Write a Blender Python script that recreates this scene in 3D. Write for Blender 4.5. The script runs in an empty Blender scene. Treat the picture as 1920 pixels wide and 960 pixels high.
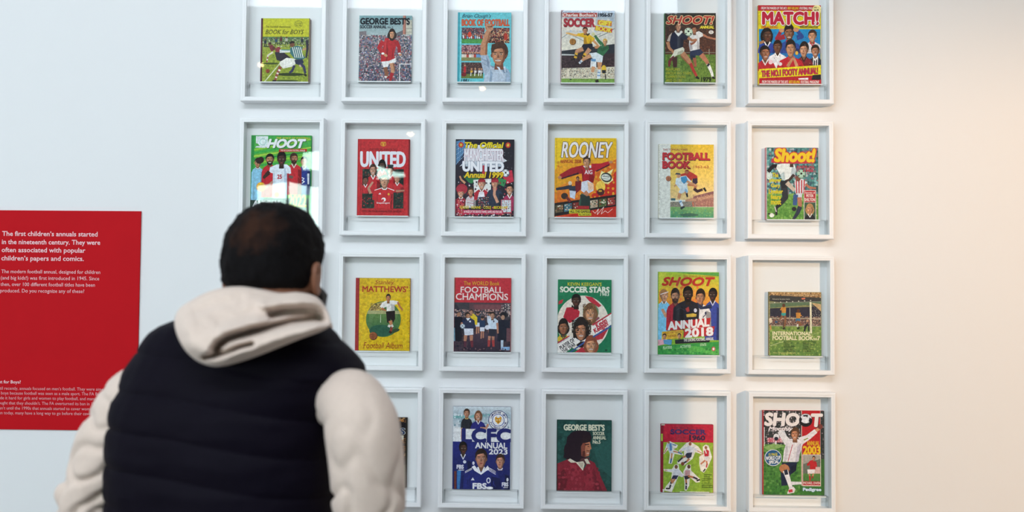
import bpy, bmesh, math, random
import numpy as np
from mathutils import Vector, Matrix, noise

# ------------------------------------------------------------------ camera, light, exposure
scene = bpy.context.scene
C = scene.collection
FPX = 1700.0
CAM = Vector((0.0, -3.211, 1.62))
YAW, PITCH, ROLL = -0.0175, 0.0336, 0.0087
cy_, sy_, cp_, sp_ = math.cos(YAW), math.sin(YAW), math.cos(PITCH), math.sin(PITCH)
fwd = Vector((sy_*cp_, cy_*cp_, sp_)); rgt0 = Vector((cy_, -sy_, 0)); up0 = rgt0.cross(fwd)
rgt = rgt0*math.cos(ROLL) + up0*math.sin(ROLL)
upv = up0*math.cos(ROLL) - rgt0*math.sin(ROLL)
cam_data = bpy.data.cameras.new('camera')
cam = bpy.data.objects.new('camera', cam_data); C.objects.link(cam)
cam.matrix_world = Matrix(((rgt.x, upv.x, -fwd.x, CAM.x), (rgt.y, upv.y, -fwd.y, CAM.y), (rgt.z, upv.z, -fwd.z, CAM.z), (0, 0, 0, 1)))
cam_data.sensor_width = 36.0
cam_data.lens = 36.0*FPX/1920.0
cam_data.dof.use_dof = True
cam_data.dof.focus_distance = 3.185
cam_data.dof.aperture_fstop = 2.2
scene.camera = cam

def at(px, py, y):
    """the point of the plane y = const that the photograph shows at pixel (px, py)"""
    d = rgt*((px-960)/FPX) + upv*((480-py)/FPX) + fwd
    t = (y-CAM.y)/d.y
    return CAM + d*t

world = bpy.data.worlds.new('world'); scene.world = world; world.use_nodes = True
bg = world.node_tree.nodes['Background']
bg.inputs[0].default_value = (0.78, 0.86, 1.0, 1); bg.inputs[1].default_value = 0.6
scene.view_settings.view_transform = 'Standard'
scene.view_settings.look = 'None'
scene.view_settings.gamma = 1.0
scene.view_settings.use_curve_mapping = False
scene.view_settings.exposure = 0.14

def area(name, loc, target, sx, sy, power, col):
    l = bpy.data.lights.new(name, 'AREA'); l.shape = 'RECTANGLE'; l.size = sx; l.size_y = sy
    l.energy = power; l.color = col
    o = bpy.data.objects.new(name, l); C.objects.link(o); o.location = loc
    o.rotation_euler = (Vector(target)-Vector(loc)).to_track_quat('-Z', 'Y').to_euler()
    return o
LIGHTS = dict(window=112, ceiling=162, warm=810)
area('daylight_window_light', (-4.6, -4.6, 2.3), (-0.5, 0, 1.6), 3.2, 2.6, LIGHTS['window'], (0.83, 0.89, 1.0))
area('ceiling_panel_light', (-0.2, -4.3, 4.45), (0.0, 0, 1.5), 4.5, 1.1, LIGHTS['ceiling'], (0.85, 0.91, 1.0))
sl = bpy.data.lights.new('warm_spotlight', 'SPOT'); sl.energy = LIGHTS['warm']; sl.color = (1.0, 0.64, 0.38)
sl.spot_size = math.radians(50); sl.spot_blend = 0.6; sl.shadow_soft_size = 0.02
so = bpy.data.objects.new('warm_spotlight', sl); C.objects.link(so); so.location = (4.47, -5.0, 2.75)
so.rotation_euler = (Vector((1.5, 0, 0.40))-so.location).to_track_quat('-Z', 'Y').to_euler()

# ------------------------------------------------------------------ helpers
def lin(h):
    h = h.lstrip('#')
    if len(h) == 3: h = ''.join(c*2 for c in h)
    out = []
    for i in (0, 2, 4):
        c = int(h[i:i+2], 16)/255
        out.append(c/12.92 if c <= 0.04045 else ((c+0.055)/1.055)**2.4)
    return tuple(out)

def mat(name, col, rough=0.5, spec=0.5, noise_amt=0.0, nscale=20, bump=0.0, bscale=200, metal=0.0, sheen=0.0, coat=0.0, col2=None):
    m = bpy.data.materials.new(name); m.use_nodes = True
    nt = m.node_tree; b = nt.nodes['Principled BSDF']
    c = lin(col) if isinstance(col, str) else col
    b.inputs['Base Color'].default_value = (*c, 1)
    b.inputs['Roughness'].default_value = rough; b.inputs['Specular IOR Level'].default_value = spec
    b.inputs['Metallic'].default_value = metal
    b.inputs['Sheen Weight'].default_value = sheen; b.inputs['Coat Weight'].default_value = coat
    tc = nt.nodes.new('ShaderNodeTexCoord')
    if noise_amt or col2:
        n = nt.nodes.new('ShaderNodeTexNoise'); n.inputs['Scale'].default_value = nscale; n.inputs['Detail'].default_value = 6
        nt.links.new(tc.outputs['Object'], n.inputs['Vector'])
        mx = nt.nodes.new('ShaderNodeMix'); mx.data_type = 'RGBA'
        c2 = lin(col2) if col2 else tuple(v*(1-noise_amt) for v in c)
        mx.inputs[6].default_value = (*c, 1); mx.inputs[7].default_value = (*c2, 1)
        nt.links.new(n.outputs['Fac'], mx.inputs[0]); nt.links.new(mx.outputs[2], b.inputs['Base Color'])
    if bump:
        n = nt.nodes.new('ShaderNodeTexNoise'); n.inputs['Scale'].default_value = bscale; n.inputs['Detail'].default_value = 4
        nt.links.new(tc.outputs['Object'], n.inputs['Vector'])
        bp = nt.nodes.new('ShaderNodeBump'); bp.inputs['Strength'].default_value = bump; bp.inputs['Distance'].default_value = 0.002
        nt.links.new(n.outputs['Fac'], bp.inputs['Height']); nt.links.new(bp.outputs[0], b.inputs['Normal'])
    return m

def emit(name, col, s):
    m = bpy.data.materials.new(name); m.use_nodes = True; nt = m.node_tree; nt.nodes.clear()
    e = nt.nodes.new('ShaderNodeEmission'); o = nt.nodes.new('ShaderNodeOutputMaterial')
    e.inputs[0].default_value = (*lin(col), 1); e.inputs[1].default_value = s
    nt.links.new(e.outputs[0], o.inputs[0]); return m

def clear_mat(name, ior=1.5, rough=0.0, tint=(1, 1, 1), gain=1.0, graze=1.0):
    """thin clear sheet: lets light straight through, mirrors by Fresnel"""
    m = bpy.data.materials.new(name); m.use_nodes = True; nt = m.node_tree; nt.nodes.clear()
    t = nt.nodes.new('ShaderNodeBsdfTransparent'); t.inputs[0].default_value = (*tint, 1)
    g = nt.nodes.new('ShaderNodeBsdfGlossy'); g.inputs['Roughness'].default_value = rough
    lw = nt.nodes.new('ShaderNodeLayerWeight')
    pw = nt.nodes.new('ShaderNodeMath'); pw.operation = 'POWER'; pw.inputs[1].default_value = 5.0
    nt.links.new(lw.outputs['Facing'], pw.inputs[0])
    f0 = ((ior-1)/(ior+1))**2*gain
    mu = nt.nodes.new('ShaderNodeMath'); mu.operation = 'MULTIPLY_ADD'; mu.inputs[1].default_value = (1-f0)*graze; mu.inputs[2].default_value = f0
    nt.links.new(pw.outputs[0], mu.inputs[0])
    x = nt.nodes.new('ShaderNodeMixShader'); o = nt.nodes.new('ShaderNodeOutputMaterial')
    nt.links.new(mu.outputs[0], x.inputs[0]); nt.links.new(t.outputs[0], x.inputs[1]); nt.links.new(g.outputs[0], x.inputs[2])
    nt.links.new(x.outputs[0], o.inputs[0]); return m

def obj(name, me, m, parent=None, loc=None, smooth=False):
    o = bpy.data.objects.new(name, me); C.objects.link(o)
    if m is not None and not me.materials: me.materials.append(m)
    if parent is not None: o.parent = parent
    if loc is not None: o.location = loc
    if smooth: me.polygons.foreach_set('use_smooth', [True]*len(me.polygons))
    return o
def empty(name, loc, rot=(0, 0, 0)):
    o = bpy.data.objects.new(name, None); C.objects.link(o); o.location = loc; o.rotation_euler = rot
    o.empty_display_size = 0.05
    return o
def tag(o, label=None, cat=None, group=None, kind=None):
    if label: o['label'] = label
    if cat: o['category'] = cat
    if group: o['group'] = group
    if kind: o['kind'] = kind
    return o
def boxes(name, bs, bevel=0.0):
    """one mesh out of boxes (x0,y0,z0,x1,y1,z1)"""
    bm = bmesh.new()
    for x0, y0, z0, x1, y1, z1 in bs:
        r = bmesh.ops.create_cube(bm, size=1.0)
        for v in r['verts']:
            v.co = Vector(((x0+x1)/2+v.co.x*(x1-x0), (y0+y1)/2+v.co.y*(y1-y0), (z0+z1)/2+v.co.z*(z1-z0)))
    if bevel: bmesh.ops.bevel(bm, geom=list(bm.edges), offset=bevel, segments=2, affect='EDGES', profile=0.5)
    me = bpy.data.meshes.new(name); bm.to_mesh(me); bm.free(); return me
def loft(name, rings, cap=True, closed=True):
    """rings: list of equal-length point lists"""
    n = len(rings[0]); v = [tuple(p) for r in rings for p in r]; f = []
    for i in range(len(rings)-1):
        for k in range(n if closed else n-1):
            a = i*n+k; b = i*n+(k+1) % n
            f.append((a, b, b+n, a+n))
    if cap:
        f.append(tuple(range(n-1, -1, -1))); f.append(tuple((len(rings)-1)*n+k for k in range(n)))
    me = bpy.data.meshes.new(name); me.from_pydata(v, [], f); me.update()
    bm = bmesh.new(); bm.from_mesh(me); bmesh.ops.recalc_face_normals(bm, faces=bm.faces); bm.to_mesh(me); bm.free()
    return me
def lathe(name, prof, seg=24):
    rings = [[(r*math.cos(2*math.pi*k/seg), r*math.sin(2*math.pi*k/seg), z) for k in range(seg)] for r, z in prof]
    return loft(name, rings)

# ------------------------------------------------------------------ the room
M_wall = mat('white_wall_paint', (0.80, 0.815, 0.82), 0.55, 0.35, noise_amt=0.015, nscale=2.0, bump=0.06, bscale=350)
M_floor = mat('grey_floor_vinyl', '8d8a86', 0.35, 0.5, noise_amt=0.12, nscale=6, bump=0.03, bscale=90)
M_ceil = mat('white_ceiling_paint', '#e8e8e6', 0.8, 0.2, noise_amt=0.02)
M_trim = mat('white_trim_paint', '#e9eaea', 0.4, 0.4, noise_amt=0.02)
X0, X1, Y0, ZC = -5.2, 6.2, -9.2, 4.6
def structure(name, bs, m, bevel=0): return tag(obj(name, boxes(name, bs, bevel), m), kind='structure')
structure('wall_back', [(X0, 0, 0, X1, 0.15, ZC)], M_wall)
structure('floor', [(X0, Y0, -0.1, X1, 0.15, 0)], M_floor)
structure('ceiling', [(X0, Y0, ZC, X1, 0.15, ZC+0.1)], M_ceil)
structure('baseboard_back', [(X0, -0.016, 0, X1, 0, 0.12)], M_trim, 0.003)
structure('wall_left', [(X0-0.15, Y0, 0, X0, 0.15, ZC)], M_wall)
structure('wall_right', [(X1, Y0, 0, X1+0.15, 0.15, ZC)], M_wall)
# the wall behind the viewer with its two high windows, mirrored in the frame glass
structure('wall_front', [(X0, Y0-0.15, 0, X1, Y0, ZC)], M_wall)
M_pane = emit('bright_daylight_pane', '#dcfff4', 24.0)
M_sash = mat('dark_window_frame', '#3a3f44', 0.4)
PANES = [[(-3.70, 2.2, -3.31, 2.96, .05), (-3.27, 2.2, -3.03, 3.02, -.05), (-2.99, 2.2, -2.81, 2.96, -.03), (-3.08, 3.19, -2.80, 3.42, .03)], [(-2.065, 3.07, -1.884, 3.25, -.05), (-1.86, 3.10, -1.69, 3.17, -.02)]]
for k, ps in enumerate(PANES):
    a, c = min(p[0] for p in ps)-.06, max(p[2] for p in ps)+.06; b, d = min(p[1] for p in ps)-.06, max(p[3] for p in ps)+.10
    w = empty('window_%d' % (k+1), ((a+c)/2, Y0, b)); w['kind'] = 'structure'; bx = (a+c)/2
    obj('window_frame', boxes('window_frame', [(a-bx, 0, 0, c-bx, .03, d-b)], .004), M_sash, w)
    for x0, z0, x1, z1, sl_ in ps:      # each pane stands a little proud of the dark frame
        rg = [[(x0-bx, y, z0-b), (x1-bx, y, z0-b), (x1-bx, y, z1+sl_-b), (x0-bx, y, z1-b)] for y in (.03, .04)]
        obj('pane', loft('pane', rg), M_pane, w)
# unseen blocker, added to keep the warm spotlight off the left of the display
structure('spot_light_blocker', [(0.95, -2.68, 0, 2.563, -2.56, ZC)], M_wall, 0.004)
# ------------------------------------------------------------------ printed covers: flat ink shapes and real lettering
_tcache = {}
def glyphs(s, off=0.0, shear=0.0, res=3, serif=0.0):
    key = (s, round(off, 4), shear, res, serif)
    if key in _tcache: return _tcache[key]
    cu = bpy.data.curves.new('t', 'FONT'); cu.body = s; cu.size = 1.0; cu.offset = off; cu.shear = shear
    cu.resolution_u = res; cu.fill_mode = 'FRONT'
    o = bpy.data.objects.new('t', cu); me = o.to_mesh()
    v = np.array([(p.co.x, p.co.y) for p in me.vertices]) if len(me.vertices) else np.zeros((0, 2))
    me.calc_loop_triangles()
    f = [tuple(t.vertices) for t in me.loop_triangles]
    if serif and len(v):
        lo, hi = 0.0-off, v[:, 1].max()
        ec = {}
        for p in me.polygons:
            for e in p.edge_keys: ec[e] = ec.get(e, 0)+1
        extra = []
        for (a, b), n in ec.items():
            if n > 1: continue
            for lev, sg in ((lo, 1), (hi, -1)):
                if abs(v[a, 1]-lev) < 0.02 and abs(v[b, 1]-lev) < 0.02 and 0.04 < abs(v[a, 0]-v[b, 0]) < 0.24:
                    x0, x1 = sorted((v[a, 0], v[b, 0]))
                    extra.append((x0-serif, x1+serif, lev, lev+sg*serif*0.9))
        for x0, x1, y0, y1 in extra:
            i = len(v); v = np.vstack([v, [(x0, y0), (x1, y0), (x1, y1), (x0, y1)]])
            f += [(i, i+1, i+2), (i, i+2, i+3)]
    o.to_mesh_clear(); bpy.data.objects.remove(o); bpy.data.curves.remove(cu)
    _tcache[key] = (v, f); return v, f

_icache = {}
def isl(v, f):
    """0 or 1 per vertex, alternating from letter to letter, so that touching letters never lie in one plane"""
    key = id(v)
    if key in _icache: return _icache[key]
    n = len(v); p = list(range(n))
    def g(i):
        while p[i] != i: p[i] = p[p[i]]; i = p[i]
        return i
    for t in f:
        r = g(t[0])
        for k in t[1:]: p[g(k)] = r
    gr = {}
    for i in range(n): gr.setdefault(g(i), []).append(i)
    out = [0]*n
    for j, (r, m) in enumerate(sorted(gr.items(), key=lambda q: min(v[i][0] for i in q[1]))):
        for i in m: out[i] = j % 2
    _icache[key] = out; return out

class Art:
    def __init__(s, rect, seed=1, step=4.5e-6):
        s.x0, s.y0, s.x1, s.y1 = rect; s.rng = random.Random(seed); s.n = 0; s.prev = 0; s.step = step
        s.pic = ([], [], []); s.let = ([], [], []); s.lets = []     # verts (x, y, layer), faces, colours per corner
    def add(s, dst, pts, faces, cols, lay=None, span=1):
        V, F, K = dst; b = len(V); s.n += span
        lx, hx, ly, hy = s.x0, s.x1, s.y0, s.y1
        for i, (x, y) in enumerate(pts): V.append((min(max(x, lx), hx), min(max(y, ly), hy), s.n-(lay[i] if lay else 0)))
        for i, f in enumerate(faces):
            F.append(tuple(b+k for k in f)); c = cols[i] if isinstance(cols, list) else cols
            K.append(c if isinstance(c[0], tuple) else (c,)*len(f))
    def P(s, c, *p):
        pts = list(zip(p[0::2], p[1::2])); s.add(s.pic, pts, [tuple(range(len(pts)))], lin(c))
    def R(s, c, a, b, x, y): s.P(c, a, b, x, b, x, y, a, y)
    def G(s, c0, c1, a, b, x, y, side=False):
        A, B = lin(c0), lin(c1)
        s.add(s.pic, [(a, b), (x, b), (x, y), (a, y)], [(0, 1, 2, 3)], [((A, B, B, A) if side else (A, A, B, B))])
    def E(s, c, cx, cy, rx, ry=None, rot=0, n=18):
        ry = ry or rx; t = math.radians(rot); pts = []
        for k in range(n):
            a = 2*math.pi*k/n; u, v = rx*math.cos(a), ry*math.sin(a)
            pts.append((cx+u*math.cos(t)-v*math.sin(t), cy+u*math.sin(t)+v*math.cos(t)))
        s.add(s.pic, pts, [tuple(range(n))], lin(c))
    def L(s, c, w, *p):
        """tapered limb through points; w one width or one per point"""
        pts = list(zip(p[0::2], p[1::2])); w = [w]*len(pts) if not isinstance(w, (list, tuple)) else list(w)
        if len(w) < len(pts): w = [w[0]+(w[-1]-w[0])*i/(len(pts)-1) for i in range(len(pts))]
        V, F, Y = [], [], []
        for i in range(len(pts)-1):
            (x0, y0), (x1, y1) = pts[i], pts[i+1]; d = math.hypot(x1-x0, y1-y0) or 1
            nx, ny = -(y1-y0)/d, (x1-x0)/d; a, b = w[i]/2, w[i+1]/2; k = len(V)
            V += [(x0+nx*a, y0+ny*a), (x1+nx*b, y1+ny*b), (x1-nx*b, y1-ny*b), (x0-nx*a, y0-ny*a)]; F.append((k, k+1, k+2, k+3)); Y += [i % 2]*4
        s.add(s.pic, V, F, lin(c), Y, 2)
        if max(w) > 5 and len(pts) > 2:
            V, F = [], []
            for (x, y), r in zip(pts[1:-1], w[1:-1]):
                k = len(V); V += [(x+r/2*math.cos(2*math.pi*j/10), y+r/2*math.sin(2*math.pi*j/10)) for j in range(10)]; F.append(tuple(range(k, k+10)))
            s.add(s.pic, V, F, lin(c))
    def K(s, a, b, x, y, cols, n, sz=6, asp=1.0):
        """a crowd, grass or photo grain: many small ink specks"""
        V, F, CC, Y = [], [], [], []; cl = [lin(c) for c in cols]
        W_, H__ = abs(x-a), abs(y-b); cell = max(math.sqrt(W_*H__/n), sz*.62); nx, ny = max(1, int(W_/cell)), max(1, int(H__/cell))
        # four interleaved layers of specks, so that no two in one layer touch
        for i in range(nx):
            for j in range(ny):
                cw, ch = W_/nx, H__/ny
                px, py = a+(i+s.rng.uniform(.2, .8))*cw, b+(j+s.rng.uniform(.2, .8))*ch; r = min(sz*s.rng.uniform(.55, 1.25)/2, cell*.68); q = s.rng.uniform(.75, 1.3)
                k = len(V); t = s.rng.uniform(0, 1.5)
                for m in range(5):
                    an = t+m*1.2566; V.append((min(max(px+r*math.cos(an)/q, a), x), min(max(py+r*q*math.sin(an), b), y)))
                F.append((k, k+1, k+2, k+3, k+4)); CC.append(s.rng.choice(cl)); Y += [(i % 2)+2*(j % 2)]*5
        s.add(s.pic, V, F, CC, Y, 4)
    def T(s, t, a, b, x, y, c, bold=0.02, out=None, ow=0.04, sh=0.0, rot=0, serif=0.0, shadow=None, sd=(2, 2), arc=0, res=3):
        v, f = glyphs(t, 0.0, sh, res, serif)
        if not len(v): return
        if len(t) > 1 or not s.lets or s.prev > 1: s.let = ([], [], []); s.lets.append((t, s.let))
        s.prev = len(t)
        mn, mx = v.min(0), v.max(0); sc = ((x-a)/(mx[0]-mn[0]), (y-b)/(mx[1]-mn[1])); cx, cy = (a+x)/2, (b+y)/2; r = math.radians(rot)
        al = isl(v, f)
        def put(thick, col, dx=0, dy=0):
            X = a+(v[:, 0]-mn[0])*sc[0]; Y = y-(v[:, 1]-mn[1])*sc[1]
            if arc: Y = Y-arc*(1-((X-cx)/((x-a)/2))**2)
            k = min(sc)
            offs = [(0, 0)] if thick <= 0 else [(math.cos(q)*thick*k, math.sin(q)*thick*k) for q in [math.pi/4+i*math.pi/2 for i in range(4)]+([i*math.pi/2 for i in range(4)] if thick > .045 else [])]
            for ox, oy in offs:
                P = [(cx+(p+ox-cx)*math.cos(r)-(q+oy-cy)*math.sin(r)+dx, cy+(p+ox-cx)*math.sin(r)+(q+oy-cy)*math.cos(r)+dy) for p, q in zip(X, Y)]
                s.add(s.let, P, f, lin(col), al, 2)
        tb = min(bold, .056) if bold > .012 else 0
        if shadow: put(tb+(ow-bold if out else 0)*.9, shadow, *sd)
        if out: put(max(tb+ow-bold, .03)+.012, out)
        put(tb, c)
    def H(s, cx, cy, w, h, skin='c98f6e', hair='2a1d18', dark=None, beard=None, look=0, smile=0, hairh=1.0, long=0):
        """a portrait head: hair, face, shaded side, brows, eyes, nose, mouth"""
        sk = lin(skin); dk = dark or '#%02x%02x%02x' % tuple(int(int(skin.lstrip('#')[i:i+2], 16)*.68) for i in (0, 2, 4))
        s.P(dk, cx-w*.24, cy+h*.2, cx+w*.24, cy+h*.2, cx+w*.3, cy+h*.72, cx-w*.3, cy+h*.72)
        if long: s.E(hair, cx-look*w*.1, cy+h*.08, w*.68, h*.62*long)
        s.E(hair, cx-look*w*.08, cy-h*.14*hairh, w*.55, h*.46*hairh)
        s.E(dk, cx-w*.47, cy+h*.04, w*.07, h*.1); s.E(dk, cx+w*.47, cy+h*.04, w*.07, h*.1)
        s.P(skin, cx-w*.44, cy-h*.2, cx-w*.25, cy-h*.34, cx+w*.25, cy-h*.34, cx+w*.44, cy-h*.2, cx+w*.43, cy+h*.16, cx+w*.3, cy+h*.38, cx+w*.12, cy+h*.5, cx-w*.12, cy+h*.5, cx-w*.3, cy+h*.38, cx-w*.43, cy+h*.16)
        sg = 1 if look <= 0 else -1
        s.P(dk, cx+sg*w*.2, cy-h*.33, cx+sg*w*.44, cy-h*.2, cx+sg*w*.43, cy+h*.16, cx+sg*w*.3, cy+h*.38, cx+sg*w*.1, cy+h*.5, cx+sg*w*.24, cy+h*.2, cx+sg*w*.3, cy-h*.05)
        lt = '#%02x%02x%02x' % tuple(min(255, int(int(skin.lstrip('#')[i:i+2], 16)*1.17)) for i in (0, 2, 4))
        s.E(lt, cx-sg*w*.14, cy-h*.22, w*.19, h*.07, -8*sg); s.E(lt, cx-sg*w*.26, cy+h*.09, w*.10, h*.09)
        if beard:
            s.P(beard, cx-w*.43, cy+h*.06, cx-w*.3, cy+h*.2, cx-w*.18, cy+h*.15, cx+w*.18, cy+h*.15, cx+w*.3, cy+h*.2, cx+w*.43, cy+h*.06, cx+w*.34, cy+h*.4, cx+w*.13, cy+h*.54, cx-w*.13, cy+h*.54, cx-w*.34, cy+h*.4)
        o = look*w*.1
        if w > 16:
            for q in (-1, 1):
                s.L('#1c1310', h*.035, cx+o+q*w*.1, cy-h*.1, cx+o+q*w*.32, cy-h*.11)
                s.E('#cdbcae', cx+o+q*w*.2, cy-h*.02, w*.085, h*.03, n=8); s.E('#14100e', cx+o+q*w*.2, cy-h*.02, w*.04, h*.032, n=8)
            s.P(dk, cx+o, cy-h*.03, cx+o+w*.09, cy+h*.15, cx+o-w*.07, cy+h*.15)
            s.E('#8d3d36' if not smile else '#dccfc6', cx+o, cy+h*.27, w*(.14+.06*smile), h*(.03+.02*smile), n=10)
            if smile: s.L('#7a2f2c', h*.025, cx+o-w*.2, cy+h*.235, cx+o, cy+h*.255, cx+o+w*.2, cy+h*.235)
        s.P(hair, cx-w*.48, cy-h*.02, cx-w*.5, cy-h*.3, cx-w*.2, cy-h*.5*hairh, cx+w*.2, cy-h*.5*hairh, cx+w*.5, cy-h*.3, cx+w*.48, cy-h*.02, cx+w*.38, cy-h*.2, cx+w*.18, cy-h*.31, cx-w*.12, cy-h*.28, cx-w*.36, cy-h*.22)
    def bust(s, cx, cy, w, h, kit, trim='ffffff', skin='c98f6e', hair='2a1d18', sw=2.3, bot=None, neck='v', **kw):
        """shoulders in a team shirt under a head; cy is the middle of the face"""
        bot = bot or cy+h*2.2; t = cy+h*.52; hw = w*sw/2
        dk = '#%02x%02x%02x' % tuple(int(int(kit.lstrip('#')[i:i+2], 16)*.66) for i in (0, 2, 4))
        s.P(kit, cx-w*.3, t, cx+w*.3, t, cx+hw*.8, t+h*.25, cx+hw, t+h*.6, cx+hw*1.05, bot, cx-hw*1.05, bot, cx-hw, t+h*.6, cx-hw*.8, t+h*.25)
        s.P(dk, cx+hw*.55, t+h*.5, cx+hw, t+h*.6, cx+hw*1.05, bot, cx+hw*.5, bot)
        s.L(dk, w*.05, cx-hw*.6, t+h*.6, cx-hw*.55, bot)
        lt = '#%02x%02x%02x' % tuple(min(255, int(int(kit.lstrip('#')[i:i+2], 16)*1.18)+6) for i in (0, 2, 4))
        for k in range(6):
            qx, qy = cx+s.rng.uniform(-.8, .7)*hw, s.rng.uniform(t+h*.4, max(bot-h*.2, t+h*.5)); l_ = h*s.rng.uniform(.2, .45)
            s.L((dk, lt)[k % 2], [w*.05, w*.015], qx, qy, qx+s.rng.uniform(-.3, .3)*w, min(qy+l_, bot))
        s.H(cx, cy, w, h, skin, hair, **kw)
        if neck == 'v': s.P(trim, cx-w*.36, t, cx-w*.26, t-h*.07, cx, t+h*.3, cx+w*.26, t-h*.07, cx+w*.36, t, cx, t+h*.42)
        else: s.L(trim, h*.07, cx-w*.32, t, cx-w*.15, t+h*.14, cx+w*.15, t+h*.14, cx+w*.32, t)
    def ball(s, cx, cy, r, c='f2f2ee', d='8a8a88', old=False):
        s.E(d, cx+r*.06, cy+r*.06, r*1.02); s.E(c, cx-r*.05, cy-r*.06, r*.92)
        if old:
            s.L(d, r*.12, cx-r*.6, cy-r*.3, cx+r*.6, cy-r*.2); s.L(d, r*.12, cx-r*.6, cy+r*.3, cx+r*.6, cy+r*.25); s.L(d, r*.12, cx-r*.1, cy-r*.8, cx, cy+r*.8)
        else:
            s.E('222', cx, cy-r*.1, r*.27, n=5); s.E('333', cx-r*.6, cy+r*.4, r*.2, n=5); s.E('333', cx+r*.55, cy+r*.45, r*.2, n=5); s.E('333', cx+r*.4, cy-r*.65, r*.16, n=5); s.E('333', cx-r*.5, cy-r*.6, r*.15, n=5)

M_print = bpy.data.materials.new('printed_cover_ink'); M_print.use_nodes = True
_nt = M_print.node_tree; _b = _nt.nodes['Principled BSDF']; _a = _nt.nodes.new('ShaderNodeVertexColor'); _a.layer_name = 'ink'
_tc = _nt.nodes.new('ShaderNodeTexCoord'); _n = _nt.nodes.new('ShaderNodeTexNoise'); _n.inputs['Scale'].default_value = 260; _n.inputs['Detail'].default_value = 5
_nt.links.new(_tc.outputs['Object'], _n.inputs['Vector'])
_mr = _nt.nodes.new('ShaderNodeMapRange'); _mr.inputs[1].default_value = 0.3; _mr.inputs[2].default_value = 0.7; _mr.inputs[3].default_value = 0.72; _mr.inputs[4].default_value = 1.36
_n2 = _nt.nodes.new('ShaderNodeTexNoise'); _n2.inputs['Scale'].default_value = 100; _n2.inputs['Detail'].default_value = 3
_nt.links.new(_tc.outputs['Object'], _n2.inputs['Vector'])
_av = _nt.nodes.new('ShaderNodeMath'); _av.operation = 'MULTIPLY_ADD'; _av.inputs[1].default_value = 0.55
_m2 = _nt.nodes.new('ShaderNodeMath'); _m2.operation = 'MULTIPLY'; _m2.inputs[1].default_value = 0.45
_nt.links.new(_n2.outputs['Fac'], _av.inputs[0]); _nt.links.new(_n.outputs['Fac'], _m2.inputs[0]); _nt.links.new(_m2.outputs[0], _av.inputs[2]); _nt.links.new(_av.outputs[0], _mr.inputs[0])
_mx = _nt.nodes.new('ShaderNodeVectorMath'); _mx.operation = 'MULTIPLY'
_nt.links.new(_a.outputs[0], _mx.inputs[0]); _nt.links.new(_mr.outputs[0], _mx.inputs[1]); _nt.links.new(_mx.outputs[0], _b.inputs['Base Color'])
_b.inputs['Roughness'].default_value = 0.5; _b.inputs['Specular IOR Level'].default_value = 0.15
M_letter = bpy.data.materials.new('printed_lettering_ink'); M_letter.use_nodes = True
_nt = M_letter.node_tree; _b = _nt.nodes['Principled BSDF']; _a = _nt.nodes.new('ShaderNodeVertexColor'); _a.layer_name = 'ink'
_nt.links.new(_a.outputs[0], _b.inputs['Base Color']); _b.inputs['Roughness'].default_value = 0.5; _b.inputs['Specular IOR Level'].default_value = 0.15

def ink_mesh(name, data, rect, w, h, step):
    V, F, K = data; x0, y0, x1, y1 = rect
    vs = [((x-x0)/(x1-x0)*w-w/2, -n*step, h-(y-y0)/(y1-y0)*h) for x, y, n in V]
    me = bpy.data.meshes.new(name); me.from_pydata(vs, [], F); me.update()
    at_ = me.color_attributes.new(name='ink', type='FLOAT_COLOR', domain='CORNER')
    buf = []
    for p, k in zip(me.polygons, K):
        for c in k: buf += [c[0], c[1], c[2], 1.0]
    at_.data.foreach_set('color', buf)
    return me
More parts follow.
